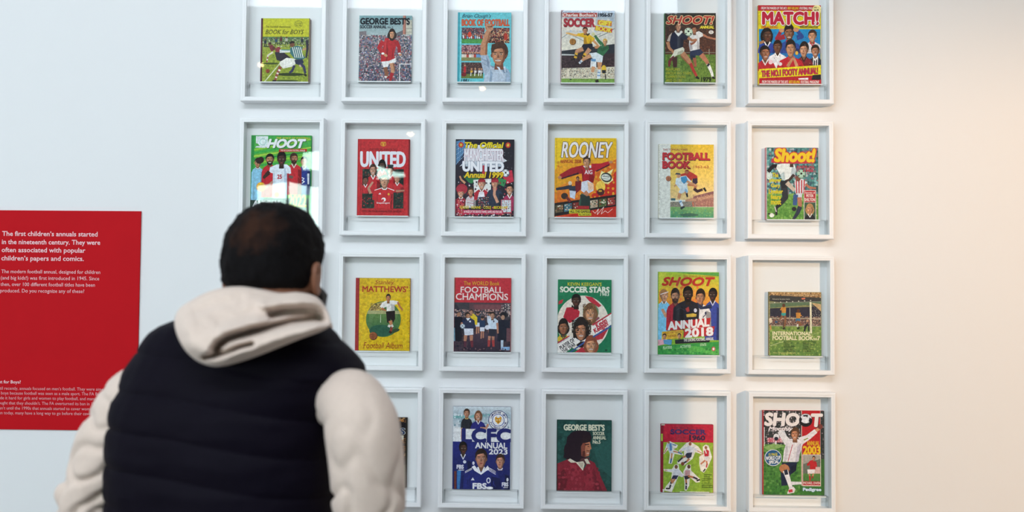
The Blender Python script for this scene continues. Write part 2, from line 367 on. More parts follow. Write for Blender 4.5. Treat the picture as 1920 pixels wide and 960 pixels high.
# ------------------------------------------------------------------ the covers (coordinates on each cover in its own little units)
SK, SKD, BR = 'c8926e', '8a5a40', '5a3826'
CROWD = ['5d5668', '8b8398', 'b9a8a0', '3c4453', '7a5a58', 'a08c88', '4a6478', 'c4bcc0', '2c3038', '93606a']
def cover_boys(c):
    c.R('b4bd2c', 234, 165, 675, 742); c.K(250, 165, 672, 332, ['c9c832', 'b9b72c', 'd2cf3c'], 60, 30)
    c.R('c6c530', 250, 172, 668, 330)
    c.G('4a6a52', '8aa04a', 250, 332, 668, 400); c.G('9aa63c', '8c9c34', 250, 400, 668, 742)
    c.K(250, 340, 668, 425, ['2d3a34', '4b5a44', 'a8a890', '6d7c5a', '38404c', 'c8c8b0'], 190, 11)
    c.K(250, 420, 668, 740, ['a4b03c', '7f902e', 'b2ba4a', '6e8030'], 260, 15)
    for x, y, k in ((275, 385, '1e2a38'), (372, 372, '2c4060'), (465, 365, 'b8b8a8'), (605, 370, '1e2a38'), (415, 362, '5a2a30')):
        c.E('6a4632', x, y-28, 8); c.L(k, 22, x, y-20, x, y+8); c.L('26221f', 7, x-4, y+8, x-10, y+38); c.L('26221f', 7, x+5, y+8, x+12, y+36)
    c.E('3c4a22', 330, 573, 70, 8); c.E('33401e', 500, 670, 130, 14); c.E('3c4a22', 470, 728, 110, 8); c.E('3c4a22', 300, 420, 45, 6)
    c.L('7a2c38', [36, 44], 322, 410, 350, 455); c.E('7a4a36', 312, 397, 14, 16); c.P('3a1c24', 300, 385, 325, 380, 330, 398, 315, 402)
    c.L('e0d8c4', [16, 12], 345, 470, 300, 500, 292, 560); c.L('983844', 12, 300, 515, 296, 530); c.L('983844', 12, 295, 545, 290, 560)
    c.L('8c2e3c', [46, 60], 380, 430, 420, 510); c.E('5c3428', 352, 435, 16)
    c.P('2b2030', 360, 470, 440, 470, 505, 520, 440, 560, 380, 540)
    c.L('d8dcd8', [30, 22], 405, 462, 500, 460); c.L('3f8a86', 8, 420, 450, 500, 450)
    c.P('3b6f74', 500, 430, 560, 410, 612, 425, 605, 480, 640, 520, 600, 545, 540, 530, 500, 480)
    for i in range(5): c.L('e8ece4', 7, 520+i*18, 425, 545+i*18, 520)
    c.E('7b4a34', 516, 398, 22, 26); c.P('241a18', 490, 385, 508, 368, 536, 372, 540, 392, 520, 388, 500, 396)
    c.L(SK, [16, 12], 612, 450, 655, 430, 664, 410); c.L('2e2a3a', [26, 16], 650, 360, 655, 440, 645, 520)
    c.P('e6e4da', 405, 560, 470, 520, 545, 530, 560, 570, 520, 600, 440, 618, 412, 590)
    c.P('f4f2ea', 440, 540, 500, 530, 520, 575, 450, 600)
    c.L('9a4a42', [30, 20], 415, 600, 385, 670, 370, 725); c.L('efe8dc', 20, 408, 625, 402, 640); c.L('efe8dc', 20, 393, 655, 388, 668); c.L('efe8dc', 18, 380, 690, 376, 702); c.L('241c1c', 16, 345, 728, 378, 730)
    c.P('2a3048', 540, 540, 610, 530, 625, 560, 600, 590, 550, 575); c.L('3a3a5c', [28, 20], 590, 570, 625, 600, 640, 660); c.L('c8a8a0', 14, 585, 585, 600, 600); c.L('1e1c24', 18, 630, 668, 650, 682)
    c.L('37365a', [24, 18], 540, 590, 520, 640, 495, 655)
    c.P('d8dcb8', 405, 570, 412, 575, 282, 735, 270, 735)
    c.ball(300, 640, 18, '9c4e34', '5a2c20', old=True)
    c.R('5a2636', 234, 165, 249, 742); c.R('3e1a26', 246, 165, 250, 742); c.P('6d5a4a', 668, 165, 675, 165, 675, 742, 664, 742)
    c.E('8d9028', 572, 216, 38, 32); c.E('c6c530', 572, 216, 34, 28); c.K(545, 195, 600, 238, ['6c7024', '7d8028'], 40, 8)
    c.T('The Football Association', 275, 232, 502, 250, '4a4a1c', 0.0, sh=.15); c.T('BOOK for BOYS', 272, 268, 620, 308, '2c2c18', 0.0, sh=.3, serif=.05)

def cover_best3(c):
    c.R('8fb0b4', 203, 140, 682, 740); c.G('7fa6ac', 'a9b8ba', 209, 146, 680, 330)
    c.R('b87c6c', 600, 140, 626, 310); c.R('8e5c50', 618, 140, 627, 310); c.R('c8c4b4', 627, 180, 682, 310)
    for i in range(4): c.R('6c6c6a', 628, 190+i*32, 682, 193+i*32)
    c.P('7d7478', 209, 285, 270, 280, 275, 330, 209, 330); c.P('6a6a70', 540, 300, 600, 270, 600, 320, 545, 330)
    c.G('8a8088', '50506a', 209, 318, 680, 740); c.K(209, 315, 682, 740, CROWD+['b04a4c', '2a5058', 'd0c8c8', '586a90'], 1500, 14)
    c.L('e8e8e6', 7, 575, 740, 575, 576, 682, 576); c.L('5a5c64', 2, 590, 590, 590, 735)
    c.L(SKD, [36, 28], 442, 590, 455, 650, 462, 695); c.L(SK, [42, 30], 500, 560, 515, 610, 510, 660); c.L('8f5f46', [14, 8], 520, 570, 532, 640)
    c.L('a8262e', [34, 24], 510, 655, 500, 690, 490, 740); c.L('e8e4e0', 14, 440, 690, 470, 696); c.L('9a2229', 26, 468, 690, 478, 705)
    c.P('ecebea', 412, 555, 535, 520, 540, 560, 480, 572, 470, 600, 430, 608)
    c.P('b9252e', 440, 345, 480, 338, 515, 350, 548, 365, 540, 420, 525, 480, 530, 525, 480, 548, 405, 556, 405, 500, 420, 440)
    c.L('b9252e', [44, 30], 425, 372, 388, 428, 415, 475); c.L('a31f28', [40, 26], 540, 372, 568, 425, 572, 475)
    c.P('8e1a22', 455, 400, 470, 440, 465, 545, 452, 550); c.P('8e1a22', 520, 420, 512, 520, 500, 540, 508, 450); c.P('cc3a40', 440, 360, 455, 350, 450, 430, 436, 460)
    c.E('f0ece8', 423, 482, 14, 10); c.E(SK, 448, 498, 18, 12, 30); c.E('f0ece8', 572, 482, 13, 8); c.E(SK, 580, 492, 14, 10)
    c.L('f2efec', 9, 478, 352, 500, 362, 520, 350)
    c.H(503, 308, 52, 76, SK, '2c1d1a', long=1.15, hairh=1.15); c.E('2c1d1a', 474, 320, 12, 28); c.E('2c1d1a', 534, 318, 10, 26)
    c.R('e4e8e8', 203, 140, 207, 740)
    c.T("GEORGE BEST'S", 217, 163, 660, 219, '0c1120', 0.075); c.T('SOCCER ANNUAL', 215, 228, 452, 256, '10182a', 0.05); c.T('No.3', 463, 238, 510, 255, '2a3440', 0.02)

def cover_clough(c):
    c.R('62c4cf', 183, 112, 662, 745); c.R('3fa2b2', 183, 112, 203, 745); c.R('7dd2da', 203, 112, 211, 745)
    c.R('6cc8d2', 211, 118, 660, 745)
    def strip(a, b, x, y, top, grass):
        c.R('382c38', a, b, x, y); c.K(a, b, x, b+(y-b)*.55, ['8a5a5c', '6a6878', 'b0a0a0', '43384a', 'c85a50'], 260, 9); c.R(grass, a, b+(y-b)*.72, x, y)
    strip(218, 250, 424, 392, 0, '4f9a50')
    for i in range(11):
        x = 232+i*18; c.L(['e4e4e8', 'c63a30', '8cb4d8', 'e8e8e8'][i % 4], 12, x, 318+(i*7) % 20, x+4, 348); c.E(SK, x, 308+(i*7) % 20, 6)
    c.E('d8452e', 290, 312, 16, 26); c.L('2f5a34', 4, 225, 360, 240, 345); c.K(218, 355, 424, 392, ['5fb05c', '3f8446'], 60, 8)
    strip(442, 250, 648, 388, 0, '1f1a1e'); c.R('211b20', 442, 350, 648, 388); c.K(442, 250, 648, 388, ['c49a6a', '8a4034', 'd8b890', '2a2028', '1a1418', '6a2c28', 'b86048'], 330, 12); c.E('b83a2c', 615, 330, 18, 34); c.E(SK, 612, 290, 9)
    strip(218, 405, 396, 550, 0, '8a8a58'); c.K(218, 405, 396, 480, ['c07880', '8a4a58', 'd0a8a8', '5a3a48'], 220, 10)
    for i in range(8): x = 230+i*22; c.L(['e8e4dc', 'e0c8b8', 'b8483c'][i % 3] if i < 6 else '6a9ac8', 22, x, 490, x, 518); c.E(SK, x, 476, 8)
    strip(218, 563, 415, 706, 0, '6a7a3c'); c.R('4a3232', 218, 563, 415, 650); c.K(218, 563, 415, 650, ['6e4a46', '3c2828', '8a6a60'], 160, 9)
    for x, k in ((250, 'c02f34'), (310, 'd8a83c'), (345, 'e4e0dc'), (380, 'd8d8dc'), (400, 'c8c0c0')): c.L(k, 20, x, 600 if x < 260 else 635, x, 655); c.E(SK, x, 590 if x < 260 else 622, 8); c.L('e8e4e0', 8, x-4, 655, x-6, 685)
    c.E('7a2228', 242, 672, 24, 18)
    # the man with a raised fist
    c.P('b9c6d6', 420, 742, 432, 640, 470, 590, 530, 600, 600, 602, 640, 625, 658, 660, 660, 745, 420, 745)
    c.P('9db0c6', 600, 610, 640, 625, 658, 660, 660, 745, 610, 745, 618, 680); c.P('8fa4bc', 480, 620, 500, 660, 490, 745, 470, 745)
    c.P('7f92aa', 470, 585, 530, 605, 500, 612); c.P('7f92aa', 590, 605, 640, 650, 600, 660, 580, 625)
    c.P('aab8ca', 392, 500, 455, 490, 480, 560, 478, 620, 440, 680, 420, 660, 395, 560); c.L('7d8ea6', 6, 400, 530, 455, 555); c.L('8496ac', 5, 404, 560, 460, 600); c.P('8496ac', 440, 500, 470, 560, 470, 620, 450, 590)
    c.L('c48a68', [44, 58], 455, 285, 418, 400, 415, 498); c.L('9a6448', [12, 20], 474, 290, 444, 400, 440, 492)
    c.E('c89070', 465, 250, 36, 36); c.E('7a4a38', 470, 236, 26, 12, 10); c.L('b07a5c', 9, 435, 240, 440, 262); c.L('a06a50', 4, 455, 250, 482, 262)
    c.H(556, 492, 138, 188, 'b67c5c', '4a2c20', dark='7d4c38', smile=1, look=-.6, hairh=1.05)
    c.P('4a2c20', 484, 440, 490, 400, 540, 386, 600, 392, 634, 430, 632, 480, 610, 500, 606, 450, 560, 425, 520, 440, 505, 470, 486, 480)
    c.P('d4dce6', 535, 600, 560, 604, 600, 690, 570, 650); c.P('d0d8e4', 600, 600, 612, 596, 620, 660, 606, 640)
    c.T('Brian Clough’s', 222, 127, 482, 170, '182848', 0.0, sh=.35); c.T('BOOK OF FOOTBALL', 220, 178, 424, 232, 'd8603c', 0.06) if 0 else c.T('BOOK OF FOOTBALL', 220, 176, 645, 233, 'd65f3c', 0.055, out='8e4a40', ow=.075)
    c.E('c89070', 462, 226, 26, 12); c.T('1981', 215, 712, 290, 742, '16243c', 0.02, sh=.3)

def cover_gift(c):
    c.R('c8c0bc', 200, 92, 685, 752); c.G('9ab0c4', 'e6dccc', 206, 98, 683, 330); c.R('e8e0d2', 206, 170, 510, 450); c.G('d8d4cc', 'e8e2d0', 206, 280, 683, 450)
    c.K(206, 98, 683, 300, ['a8b8c8', 'd8d4cc', 'c4ccd2'], 50, 30)
    c.L('98a0a0', 7, 206, 345, 268, 300, 410, 372); c.L('6a7470', 6, 540, 330, 600, 305, 683, 255); c.L('8a9490', 5, 410, 372, 560, 300)
    c.P('2c3038', 206, 460, 683, 395, 683, 620, 206, 620); c.P('3c2c30', 206, 500, 683, 480, 683, 615, 206, 615); c.P('c8ccca', 206, 486, 330, 492, 330, 500, 206, 500); c.K(206, 510, 683, 600, ['48343a', '2a2024', '5a4448'], 240, 12)
    c.P('d8d0ba', 206, 615, 683, 600, 683, 705, 206, 715); c.K(206, 612, 683, 700, ['e6dcc4', '8a8070', 'b09a80', '5a5450', 'd0b8a0', 'c8c4b8'], 420, 11)
    c.G('7a9a48', '7fae50', 206, 708, 683, 748); c.K(206, 710, 683, 748, ['6a9040', '8fb860'], 60, 10)
    c.L('e8dcc8', [22, 14], 270, 620, 262, 690); c.E('30302c', 290, 714, 10, 5)
    c.E('e0b838', 588, 625, 22, 40); c.P('20242a', 570, 630, 606, 630, 604, 660, 574, 660); c.L('2a2a2a', 8, 600, 665, 604, 715)
    # yellow player, leaping
    c.L('e2ae62', [16, 22], 262, 300, 330, 318, 392, 315); c.E('dcaf70', 255, 300, 12, 8)
    c.P('e2b424', 380, 300, 420, 290, 470, 320, 505, 345, 495, 380, 478, 375, 478, 398, 405, 400, 405, 340, 345, 322, 350, 300); c.P('b8861c', 420, 330, 440, 398, 405, 400, 408, 345); c.P('b8861c', 470, 340, 478, 398, 455, 398)
    c.L('20242c', 12, 425, 300, 440, 318, 458, 300); c.L('d69a68', [22, 14], 490, 365, 520, 395, 555, 435)
    c.H(418, 276, 44, 56, 'c98a60', '4a2418')
    c.P('1c1e2c', 400, 398, 484, 392, 490, 440, 462, 458, 440, 440, 420, 458, 382, 430)
    c.L(SK, [40, 24], 400, 440, 345, 462, 336, 490); c.L('9a5e3c', 8, 392, 462, 352, 478); c.L('d8a830', 26, 340, 478, 330, 525); c.L('1e1e1e', 26, 338, 495, 334, 505); c.L('26221f', [20, 12], 326, 528, 295, 545)
    c.L(SK, [40, 26], 460, 440, 430, 480, 412, 505); c.L('e0b030', 26, 420, 480, 404, 520); c.L('1e1e1e', 24, 412, 500, 408, 512)
    # goalkeeper in green
    c.L('46784a', [22, 34], 505, 320, 540, 370, 570, 400); c.P('37704a', 545, 360, 590, 400, 628, 415, 632, 440, 575, 510, 525, 490, 530, 440, 570, 405, 520, 350)
    c.L('2c5c3c', [30, 24], 620, 420, 575, 450, 540, 430); c.E('d6d2a0', 490, 310, 16, 18); c.E('c88a60', 520, 425, 18, 14)
    c.P('dfe6ea', 455, 480, 520, 472, 580, 505, 572, 560, 548, 575, 500, 540, 455, 500); c.P('e6e8e8', 470, 540, 520, 545, 520, 610, 465, 605); c.P('6a9ac4', 470, 530, 515, 530, 515, 555, 475, 552)
    c.L('d49a70', [34, 20], 470, 500, 410, 530, 385, 550); c.L('d8dce0', 20, 392, 545, 365, 572); c.L('6a88a8', 20, 380, 556, 374, 562); c.L('2a2624', [18, 10], 365, 575, 345, 582)
    c.L('d49a70', [42, 28], 550, 560, 548, 600, 545, 630); c.L('dfe4e8', 28, 545, 625, 540, 710); c.L('7a9ec4', 28, 544, 648, 543, 658); c.L('7a9ec4', 28, 542, 675, 541, 685); c.L('26221f', 24, 512, 735, 540, 725)
    c.L('d49a70', [34, 24], 495, 600, 485, 650); c.H(597, 378, 38, 54, 'cf9a6c', 'd0a850')
    c.ball(305, 376, 29, 'b07a38', '6a4420', old=True)
    c.P('b84a42', 212, 116, 525, 116, 525, 154, 212, 154)
    c.P('d8863c', 530, 178, 660, 190, 655, 236, 526, 222); c.P('c84e38', 508, 230, 664, 258, 658, 296, 504, 272)
    c.P('6a2a30', 200, 92, 225, 92, 208, 110, 203, 160, 203, 752, 200, 752); c.R('f0eeea', 200, 745, 685, 752)
    c.T('Charles Buchan’s', 216, 122, 517, 149, 'f4ece4', 0.03); c.T('1956-57', 536, 120, 662, 150, '1a2030', 0.05)
    c.T('SOCCER', 228, 170, 502, 240, 'b43440', 0.05, out='7a2028', ow=.07, serif=.03); c.T('GIFT', 542, 190, 650, 230, 'f2e24a', .05, rot=6); c.T('BOOK', 514, 244, 656, 284, 'f0d848', .05, rot=9)

def cover_shoot79(c):
    c.R('2a241c', 218, 117, 682, 752); c.G('2c2a24', '5a3020', 224, 120, 680, 500); c.K(224, 230, 680, 480, ['4a2c20', '6a3c28', '3a241c', '7a4a34', '2a1c18'], 420, 12)
    c.R('7a7a6a', 224, 470, 680, 476); c.R('9a9a88', 620, 440, 626, 510); c.G('5c7a30', '6c8a34', 224, 490, 680, 750); c.K(224, 490, 680, 750, ['6e8a38', '56742c', '7e9840', '4c6828'], 320, 18)
    c.R('3f6a44', 218, 117, 226, 752)
    # white player right
    c.L('b8785a', [20, 14], 560, 310, 610, 335, 672, 350); c.E('b8785a', 674, 350, 9)
    c.P('e0dedc', 445, 350, 450, 310, 490, 295, 530, 280, 565, 300, 568, 325, 535, 340, 535, 420, 540, 450, 450, 460, 440, 410); c.P('b4aeb0', 455, 370, 475, 440, 450, 460, 440, 410); c.P('b8b2b2', 515, 340, 535, 420, 540, 450, 515, 452)
    c.H(490, 268, 48, 66, 'b07454', '3a2018', hairh=1.1); c.L('9a5c44', [20, 16], 455, 400, 485, 385, 510, 355)
    c.P('24304e', 452, 460, 545, 440, 568, 470, 560, 500, 500, 500, 500, 530, 460, 540, 448, 500); c.P('1a2238', 455, 500, 500, 500, 490, 535, 462, 540)
    c.L('b8785a', [46, 26], 550, 490, 595, 545, 615, 580); c.L('a05c44', [30, 22], 490, 520, 500, 600)
    c.L('ecece8', [30, 20], 612, 575, 645, 650, 655, 690); c.L('22242c', 30, 608, 578, 622, 590); c.L('1c1c1c', [22, 14], 650, 695, 676, 705)
    # navy player left
    c.P('20243a', 262, 330, 305, 290, 345, 300, 385, 300, 430, 325, 435, 355, 392, 360, 385, 430, 340, 450, 270, 440, 270, 380); c.P('14182a', 350, 330, 392, 360, 385, 430, 345, 448); c.P('c8b8a8', 243, 370, 262, 320, 290, 292, 275, 335, 268, 375); c.P('ece8e0', 308, 285, 345, 330, 385, 288, 370, 275, 345, 300, 320, 275)
    c.L('c08460', [30, 20], 248, 378, 262, 430, 300, 470); c.E('c08460', 308, 478, 16, 12); c.L('b07450', [26, 18], 430, 340, 470, 365, 500, 358); c.E('b87858', 498, 358, 16, 10)
    c.P('e4e0cc', 310, 450, 385, 425, 400, 440, 395, 480, 330, 500, 285, 530, 272, 525, 300, 480); c.P('b8b49c', 340, 470, 390, 450, 395, 480, 330, 500)
    c.L('c08460', [52, 30], 380, 480, 430, 535, 460, 580); c.L('9a6040', [14, 8], 370, 505, 440, 580); c.L('b0342f', [30, 22], 455, 570, 480, 630, 510, 685); c.L('1e1c1c', [24, 14], 505, 692, 535, 708)
    c.L('6a2c30', [34, 24], 310, 515, 268, 545); c.L('7a2a34', [26, 18], 268, 545, 262, 600); c.P('4a2c28', 290, 530, 335, 505, 335, 605, 300, 610)
    c.H(343, 240, 52, 76, 'bd8260', '2a1a14', hairh=1.15, look=.5); c.ball(436, 287, 37, 'd8e6cc', '8fa48c')
    c.E('e8e4dc', 640, 290, 22, 17)
    c.T('SHOOT!', 238, 146, 665, 216, 'b8362c', 0.04, out='f0d8a0', ow=.075, sh=.3); c.T('SHOOT!', 238, 146, 665, 216, 'b8362c', 0.03, sh=.3)
    c.T('ANNUAL', 540, 232, 665, 257, 'f0e03c', .05, sh=.15); c.T('75p', 628, 284, 652, 297, '8a4a30', 0)
    for i, t in enumerate(('FEATURES', 'ABOUT BIG STARS', 'COMPETITIONS', 'AND CLUBS')): c.T(t, 234, 615+i*33, (362, 462, 412, 376)[i], 638+i*33, 'c8bc30', .01)
    c.T('1979', 552, 695, 640, 733, '10140c', .04)

def cover_match(c):
    c.R('d8c81e', 150, 48, 716, 765); c.R('c0202e', 150, 48, 716, 98); c.R('e2d420', 160, 98, 712, 262); c.G('1a8ec8', '2068b0', 158, 262, 712, 620)
    c.bust(638, 325, 72, 100, 'dcdce4', 'c01c2c', SK, '3a2418', sw=2.4, bot=480, look=-.5, smile=1); c.bust(430, 300, 84, 130, '2c4a9a', 'b02430', '8a5c40', '1c1210', sw=2.6, bot=480, smile=1, hairh=1.15)
    c.L('a02636', [46, 26], 390, 330, 320, 350, 355, 280); c.L('2a4890', [46, 30], 500, 340, 545, 330, 500, 270); c.E(SK, 362, 275, 24, 18); c.E(SK, 492, 268, 26, 20)
    c.bust(233, 320, 84, 120, '2a44a0', 'f0f0f0', '5a3828', '140e0c', sw=2.2, bot=480, look=.6, long=1); c.L('a87850', [26, 20], 165, 390, 205, 372)
    c.bust(325, 425, 74, 110, 'ececf0', 'ffffff', '6a4530', '201410', sw=2.5, bot=620, look=-.3); c.bust(665, 460, 70, 100, '202838', 'ffffff', 'a87458', '20140f', sw=1.9, bot=620, smile=1)
    for i in range(3): c.L('e8e8ec', 7, 650+i*18, 520, 642+i*20, 620)
    c.bust(562, 450, 76, 120, '7a1c28', '101010', 'c09070', '1e1410', sw=2.2, bot=620, look=-.6, hairh=1.1); c.bust(213, 480, 84, 120, 'b8222e', 'e8e8e8', '9a6448', '181210', sw=2.3, bot=640, look=.6, smile=1)
    c.bust(443, 440, 84, 140, 'bd1e2c', 'd83040', 'c08c68', '181412', sw=2.9, bot=640, hairh=1.05, neck='o'); c.L('b98660', [30, 18], 415, 600, 465, 520); c.L('c89470', [30, 18], 500, 600, 470, 520); c.E('e0dce0', 348, 578, 18, 16); c.E('d8b040', 497, 478, 14, 18); c.E('e8c8d0', 262, 560, 20, 22)
    c.K(160, 270, 712, 600, ['1c1820', 'b8202c', 'c8906c', '24386a'], 70, 7)
    c.P('e6d81e', 158, 625, 714, 585, 714, 672, 160, 708); c.R('b81c2a', 160, 712, 716, 765); c.P('b01c2a', 160, 706, 640, 680, 640, 720, 160, 716); c.P('1c1c28', 640, 676, 714, 670, 714, 718, 630, 718)
    c.P('f0f0f4', 510, 706, 600, 700, 600, 718, 515, 716); c.E('f2e6a0', 680, 88, 42, 42)
    c.T('FROM THE MAKERS OF THE UK’S', 178, 64, 408, 86, 'f4ece8', .03, sh=.2); c.T('BEST-SELLING', 416, 64, 516, 86, 'ecd430', .03, sh=.2); c.T('FOOTBALL MAG', 524, 64, 638, 86, 'f4ece8', .03, sh=.2)
    c.T('MATCH!', 192, 112, 690, 220, 'c01e3c', .055, out='f8f0e8', ow=.1, shadow='28202c', sd=(5, 5)); c.ball(666, 206, 13)
    c.T('2008 ANNUAL!', 178, 238, 328, 256, 'd06a20', .04); c.T('WWW.MATCHMAG.CO.UK', 525, 236, 688, 254, '201c18', .03)
    c.T('THE NO.1 FOOTY ANNUAL!', 182, 625, 686, 680, 'd02848', .045, out='3a2040', ow=.09, rot=-3.6, sh=.1)
    c.T('FROM THE MAKERS OF THE UK’S', 184, 726, 418, 750, 'f4ece8', .03, sh=.2); c.T('BEST-SELLING', 426, 726, 524, 750, 'ecd430', .03, sh=.2); c.T('FOOTBALL MAGAZINE!', 532, 726, 697, 750, 'f4ece8', .03, sh=.2)
    c.T('ONLY', 652, 62, 682, 74, '201c18', .02); c.T('£6.99', 654, 84, 696, 100, '201c18', .03)

def cover_shoot22(c):
    c.R('2f9a44', 125, 155, 572, 770); c.G('35a046', '62b23c', 150, 160, 568, 330); c.G('62b23c', '3c9440', 150, 330, 568, 640)
    for i in range(6): c.P(['8cc63c', '3aa84c', 'a4cc48', '2c8a40'][i % 4], 132, 260+i*24, 568, 180+i*30, 568, 190+i*30, 132, 275+i*24)
    c.P('268a3c', 125, 160, 150, 160, 140, 620, 118, 620, 125, 400); c.R('2a3c34', 118, 625, 560, 770)
    c.bust(520, 350, 50, 70, '2a3a86', 'e8e8f0', 'b8866a', '141214', sw=1.9, bot=600, look=-.4); c.bust(176, 362, 48, 66, '8cc4e0', 'd8eef8', 'b07c5c', '2c1c18', sw=1.9, bot=640, look=-.8, neck='o'); c.E('2c1c18', 200, 340, 22, 24); c.E('2c1c18', 188, 345, 26, 24)
    c.bust(445, 330, 54, 76, 'c42c34', 'e8e0d8', 'a06c50', '3c2820', sw=2.1, bot=600, beard='3a241c', look=.5); c.bust(266, 338, 58, 78, 'c02430', 'a81c28', 'b07c58', '181210', sw=2.0, bot=620, beard='20150f', smile=1)
    c.P('dfe8f2', 268, 395, 320, 372, 392, 372, 420, 395, 425, 440, 395, 450, 398, 625, 290, 625, 290, 440, 262, 430); c.P('b4c4d6', 375, 380, 395, 450, 398, 625, 370, 625); c.P('c4d0de', 290, 440, 305, 440, 305, 625, 290, 625)
    c.L('3a2620', [26, 18], 262, 425, 225, 470, 265, 440); c.L('b08a74', [16, 12], 240, 545, 290, 500); c.L('6a5650', [22, 20], 400, 460, 440, 470); c.P('a82430', 395, 440, 410, 440, 404, 590, 398, 590)
    c.H(353, 335, 62, 96, '4a2f28', '14100f', hairh=1.1); c.E('e08a2c', 203, 542, 34, 36); c.E('f0c838', 203, 540, 28, 30); c.K(182, 520, 225, 562, ['d04a2c', 'b8382c'], 24, 7)
    c.E('3a5a80', 548, 455, 10); c.P('ccd2dc', 545, 440, 560, 440, 560, 520, 548, 520)
    c.E('e2b23c', 322, 600, 22, 24); c.L('dfe6f0', 6, 505, 470, 522, 478, 508, 492, 525, 500, 505, 515)
    c.P('b6281e', 334, 258, 540, 256, 538, 276, 330, 280)
    c.P('dde4e6', 160, 162, 250, 162, 250, 240, 160, 215); c.E('d8e6e4', 212, 205, 38); c.E('a8cfca', 212, 205, 26); c.E('dceae8', 212, 205, 20); c.P('dfe6ea', 155, 247, 165, 236, 230, 236, 245, 222, 262, 190, 250, 240, 225, 250)
    c.T('THE VOICE OF FOOTBALL', 312, 168, 564, 183, 'd0cc38', .02, sh=.2); c.T('HOOT', 245, 186, 528, 247, 'eef0f4', .06, sh=.3, shadow='1c5a30', sd=(4, 4)); c.T('THE UK’S LEADING FOOTBALL ANNUAL', 344, 262, 528, 274, 'f0e4d8', .02)
    c.T('25', 324, 450, 356, 480, 'b82838', .05); c.T('Inside', 186, 530, 222, 548, 'c03024', .02); c.T('ANNUAL', 145, 645, 350, 690, 'e8ecf0', .05, sh=.2); c.T('2022', 410, 600, 540, 690, 'c8d83c', .05)

def cover_united(c):
    c.R('a8232a', 160, 183, 550, 770); c.R('c02a30', 166, 188, 540, 765); c.K(170, 190, 540, 765, ['b4262c', 'c83238', 'aa2228'], 260, 16); c.R('8a1c24', 182, 188, 185, 765); c.R('7a1820', 543, 185, 550, 765)
    c.E('c88a30', 352, 222, 22, 18); c.E('c02a30', 352, 222, 15, 12); c.E('d8a030', 352, 224, 8, 14); c.P('d8a030', 330, 208, 345, 203, 352, 212, 360, 203, 374, 208, 352, 220)
    c.R('1e2c28', 198, 412, 508, 712); c.K(198, 412, 508, 712, ['2c4a3c', '1a2420', '3c5a4a', '16201c', '6a3a34'], 300, 16)
    return_later = lambda: None
    c.T('UNITED', 184, 282, 517, 394, 'e8eaf2', .07); c.T('THE OFFICIAL ANNUAL 2025', 250, 254, 458, 272, '5a141c', .01)
def cover_united_top(c):
    c.bust(345, 385, 48, 66, 'b82830', 'ffffff', '4a3228', '14100e', sw=1.6, bot=470, hairh=1.2, long=.8); c.bust(408, 425, 44, 62, 'c02830', 'ffffff', 'b88a70', '2a2420', sw=2.0, bot=560); c.R('2c3438', 385, 378, 430, 395)
    c.bust(278, 420, 50, 80, 'c02a32', 'ffffff', 'c09078', '40281e', sw=2.1, bot=600, smile=1); c.bust(222, 500, 40, 60, 'bd2830', 'ffffff', '7a5040', '15110f', sw=1.7, bot=600); c.bust(460, 485, 44, 60, 'c22c34', 'ffffff', 'b8866c', '3a2820', sw=2.2, bot=590)
    c.L('c09078', [20, 14], 262, 600, 245, 560, 278, 510); c.L('b07c64', [16, 12], 440, 580, 515, 575)
    c.bust(365, 505, 66, 94, 'c62830', 'f4f0f0', 'c49478', '6a5448', sw=2.7, bot=715, hairh=.9, neck='o'); c.L('f0ecec', 5, 290, 575, 340, 558); c.L('f0ecec', 5, 392, 558, 445, 578)
    c.P('c42a32', 445, 560, 455, 600, 440, 712, 420, 712, 430, 600); c.R('1e2c28', 198, 650, 290, 712); c.K(198, 620, 290, 712, ['2c4a3c', '1a2420', 'a83034', '3a2a24'], 70, 12); c.R('1e2c28', 432, 590, 508, 712); c.K(445, 590, 508, 712, ['2c4a3c', '1a2420', '6a3a34'], 60, 12)
    c.P('f4ecec', 320, 605, 334, 592, 340, 606); c.E('f0e8e8', 360, 645, 16); c.E('c62830', 354, 650, 9); c.E('d8b040', 397, 604, 7, 9)
    c.T('Snapdragon', 308, 664, 405, 680, 'f4ecec', .02); c.T('OFFICIAL CLUB ANNUAL FOR SEASON', 200, 726, 492, 742, '5c141c', .01)

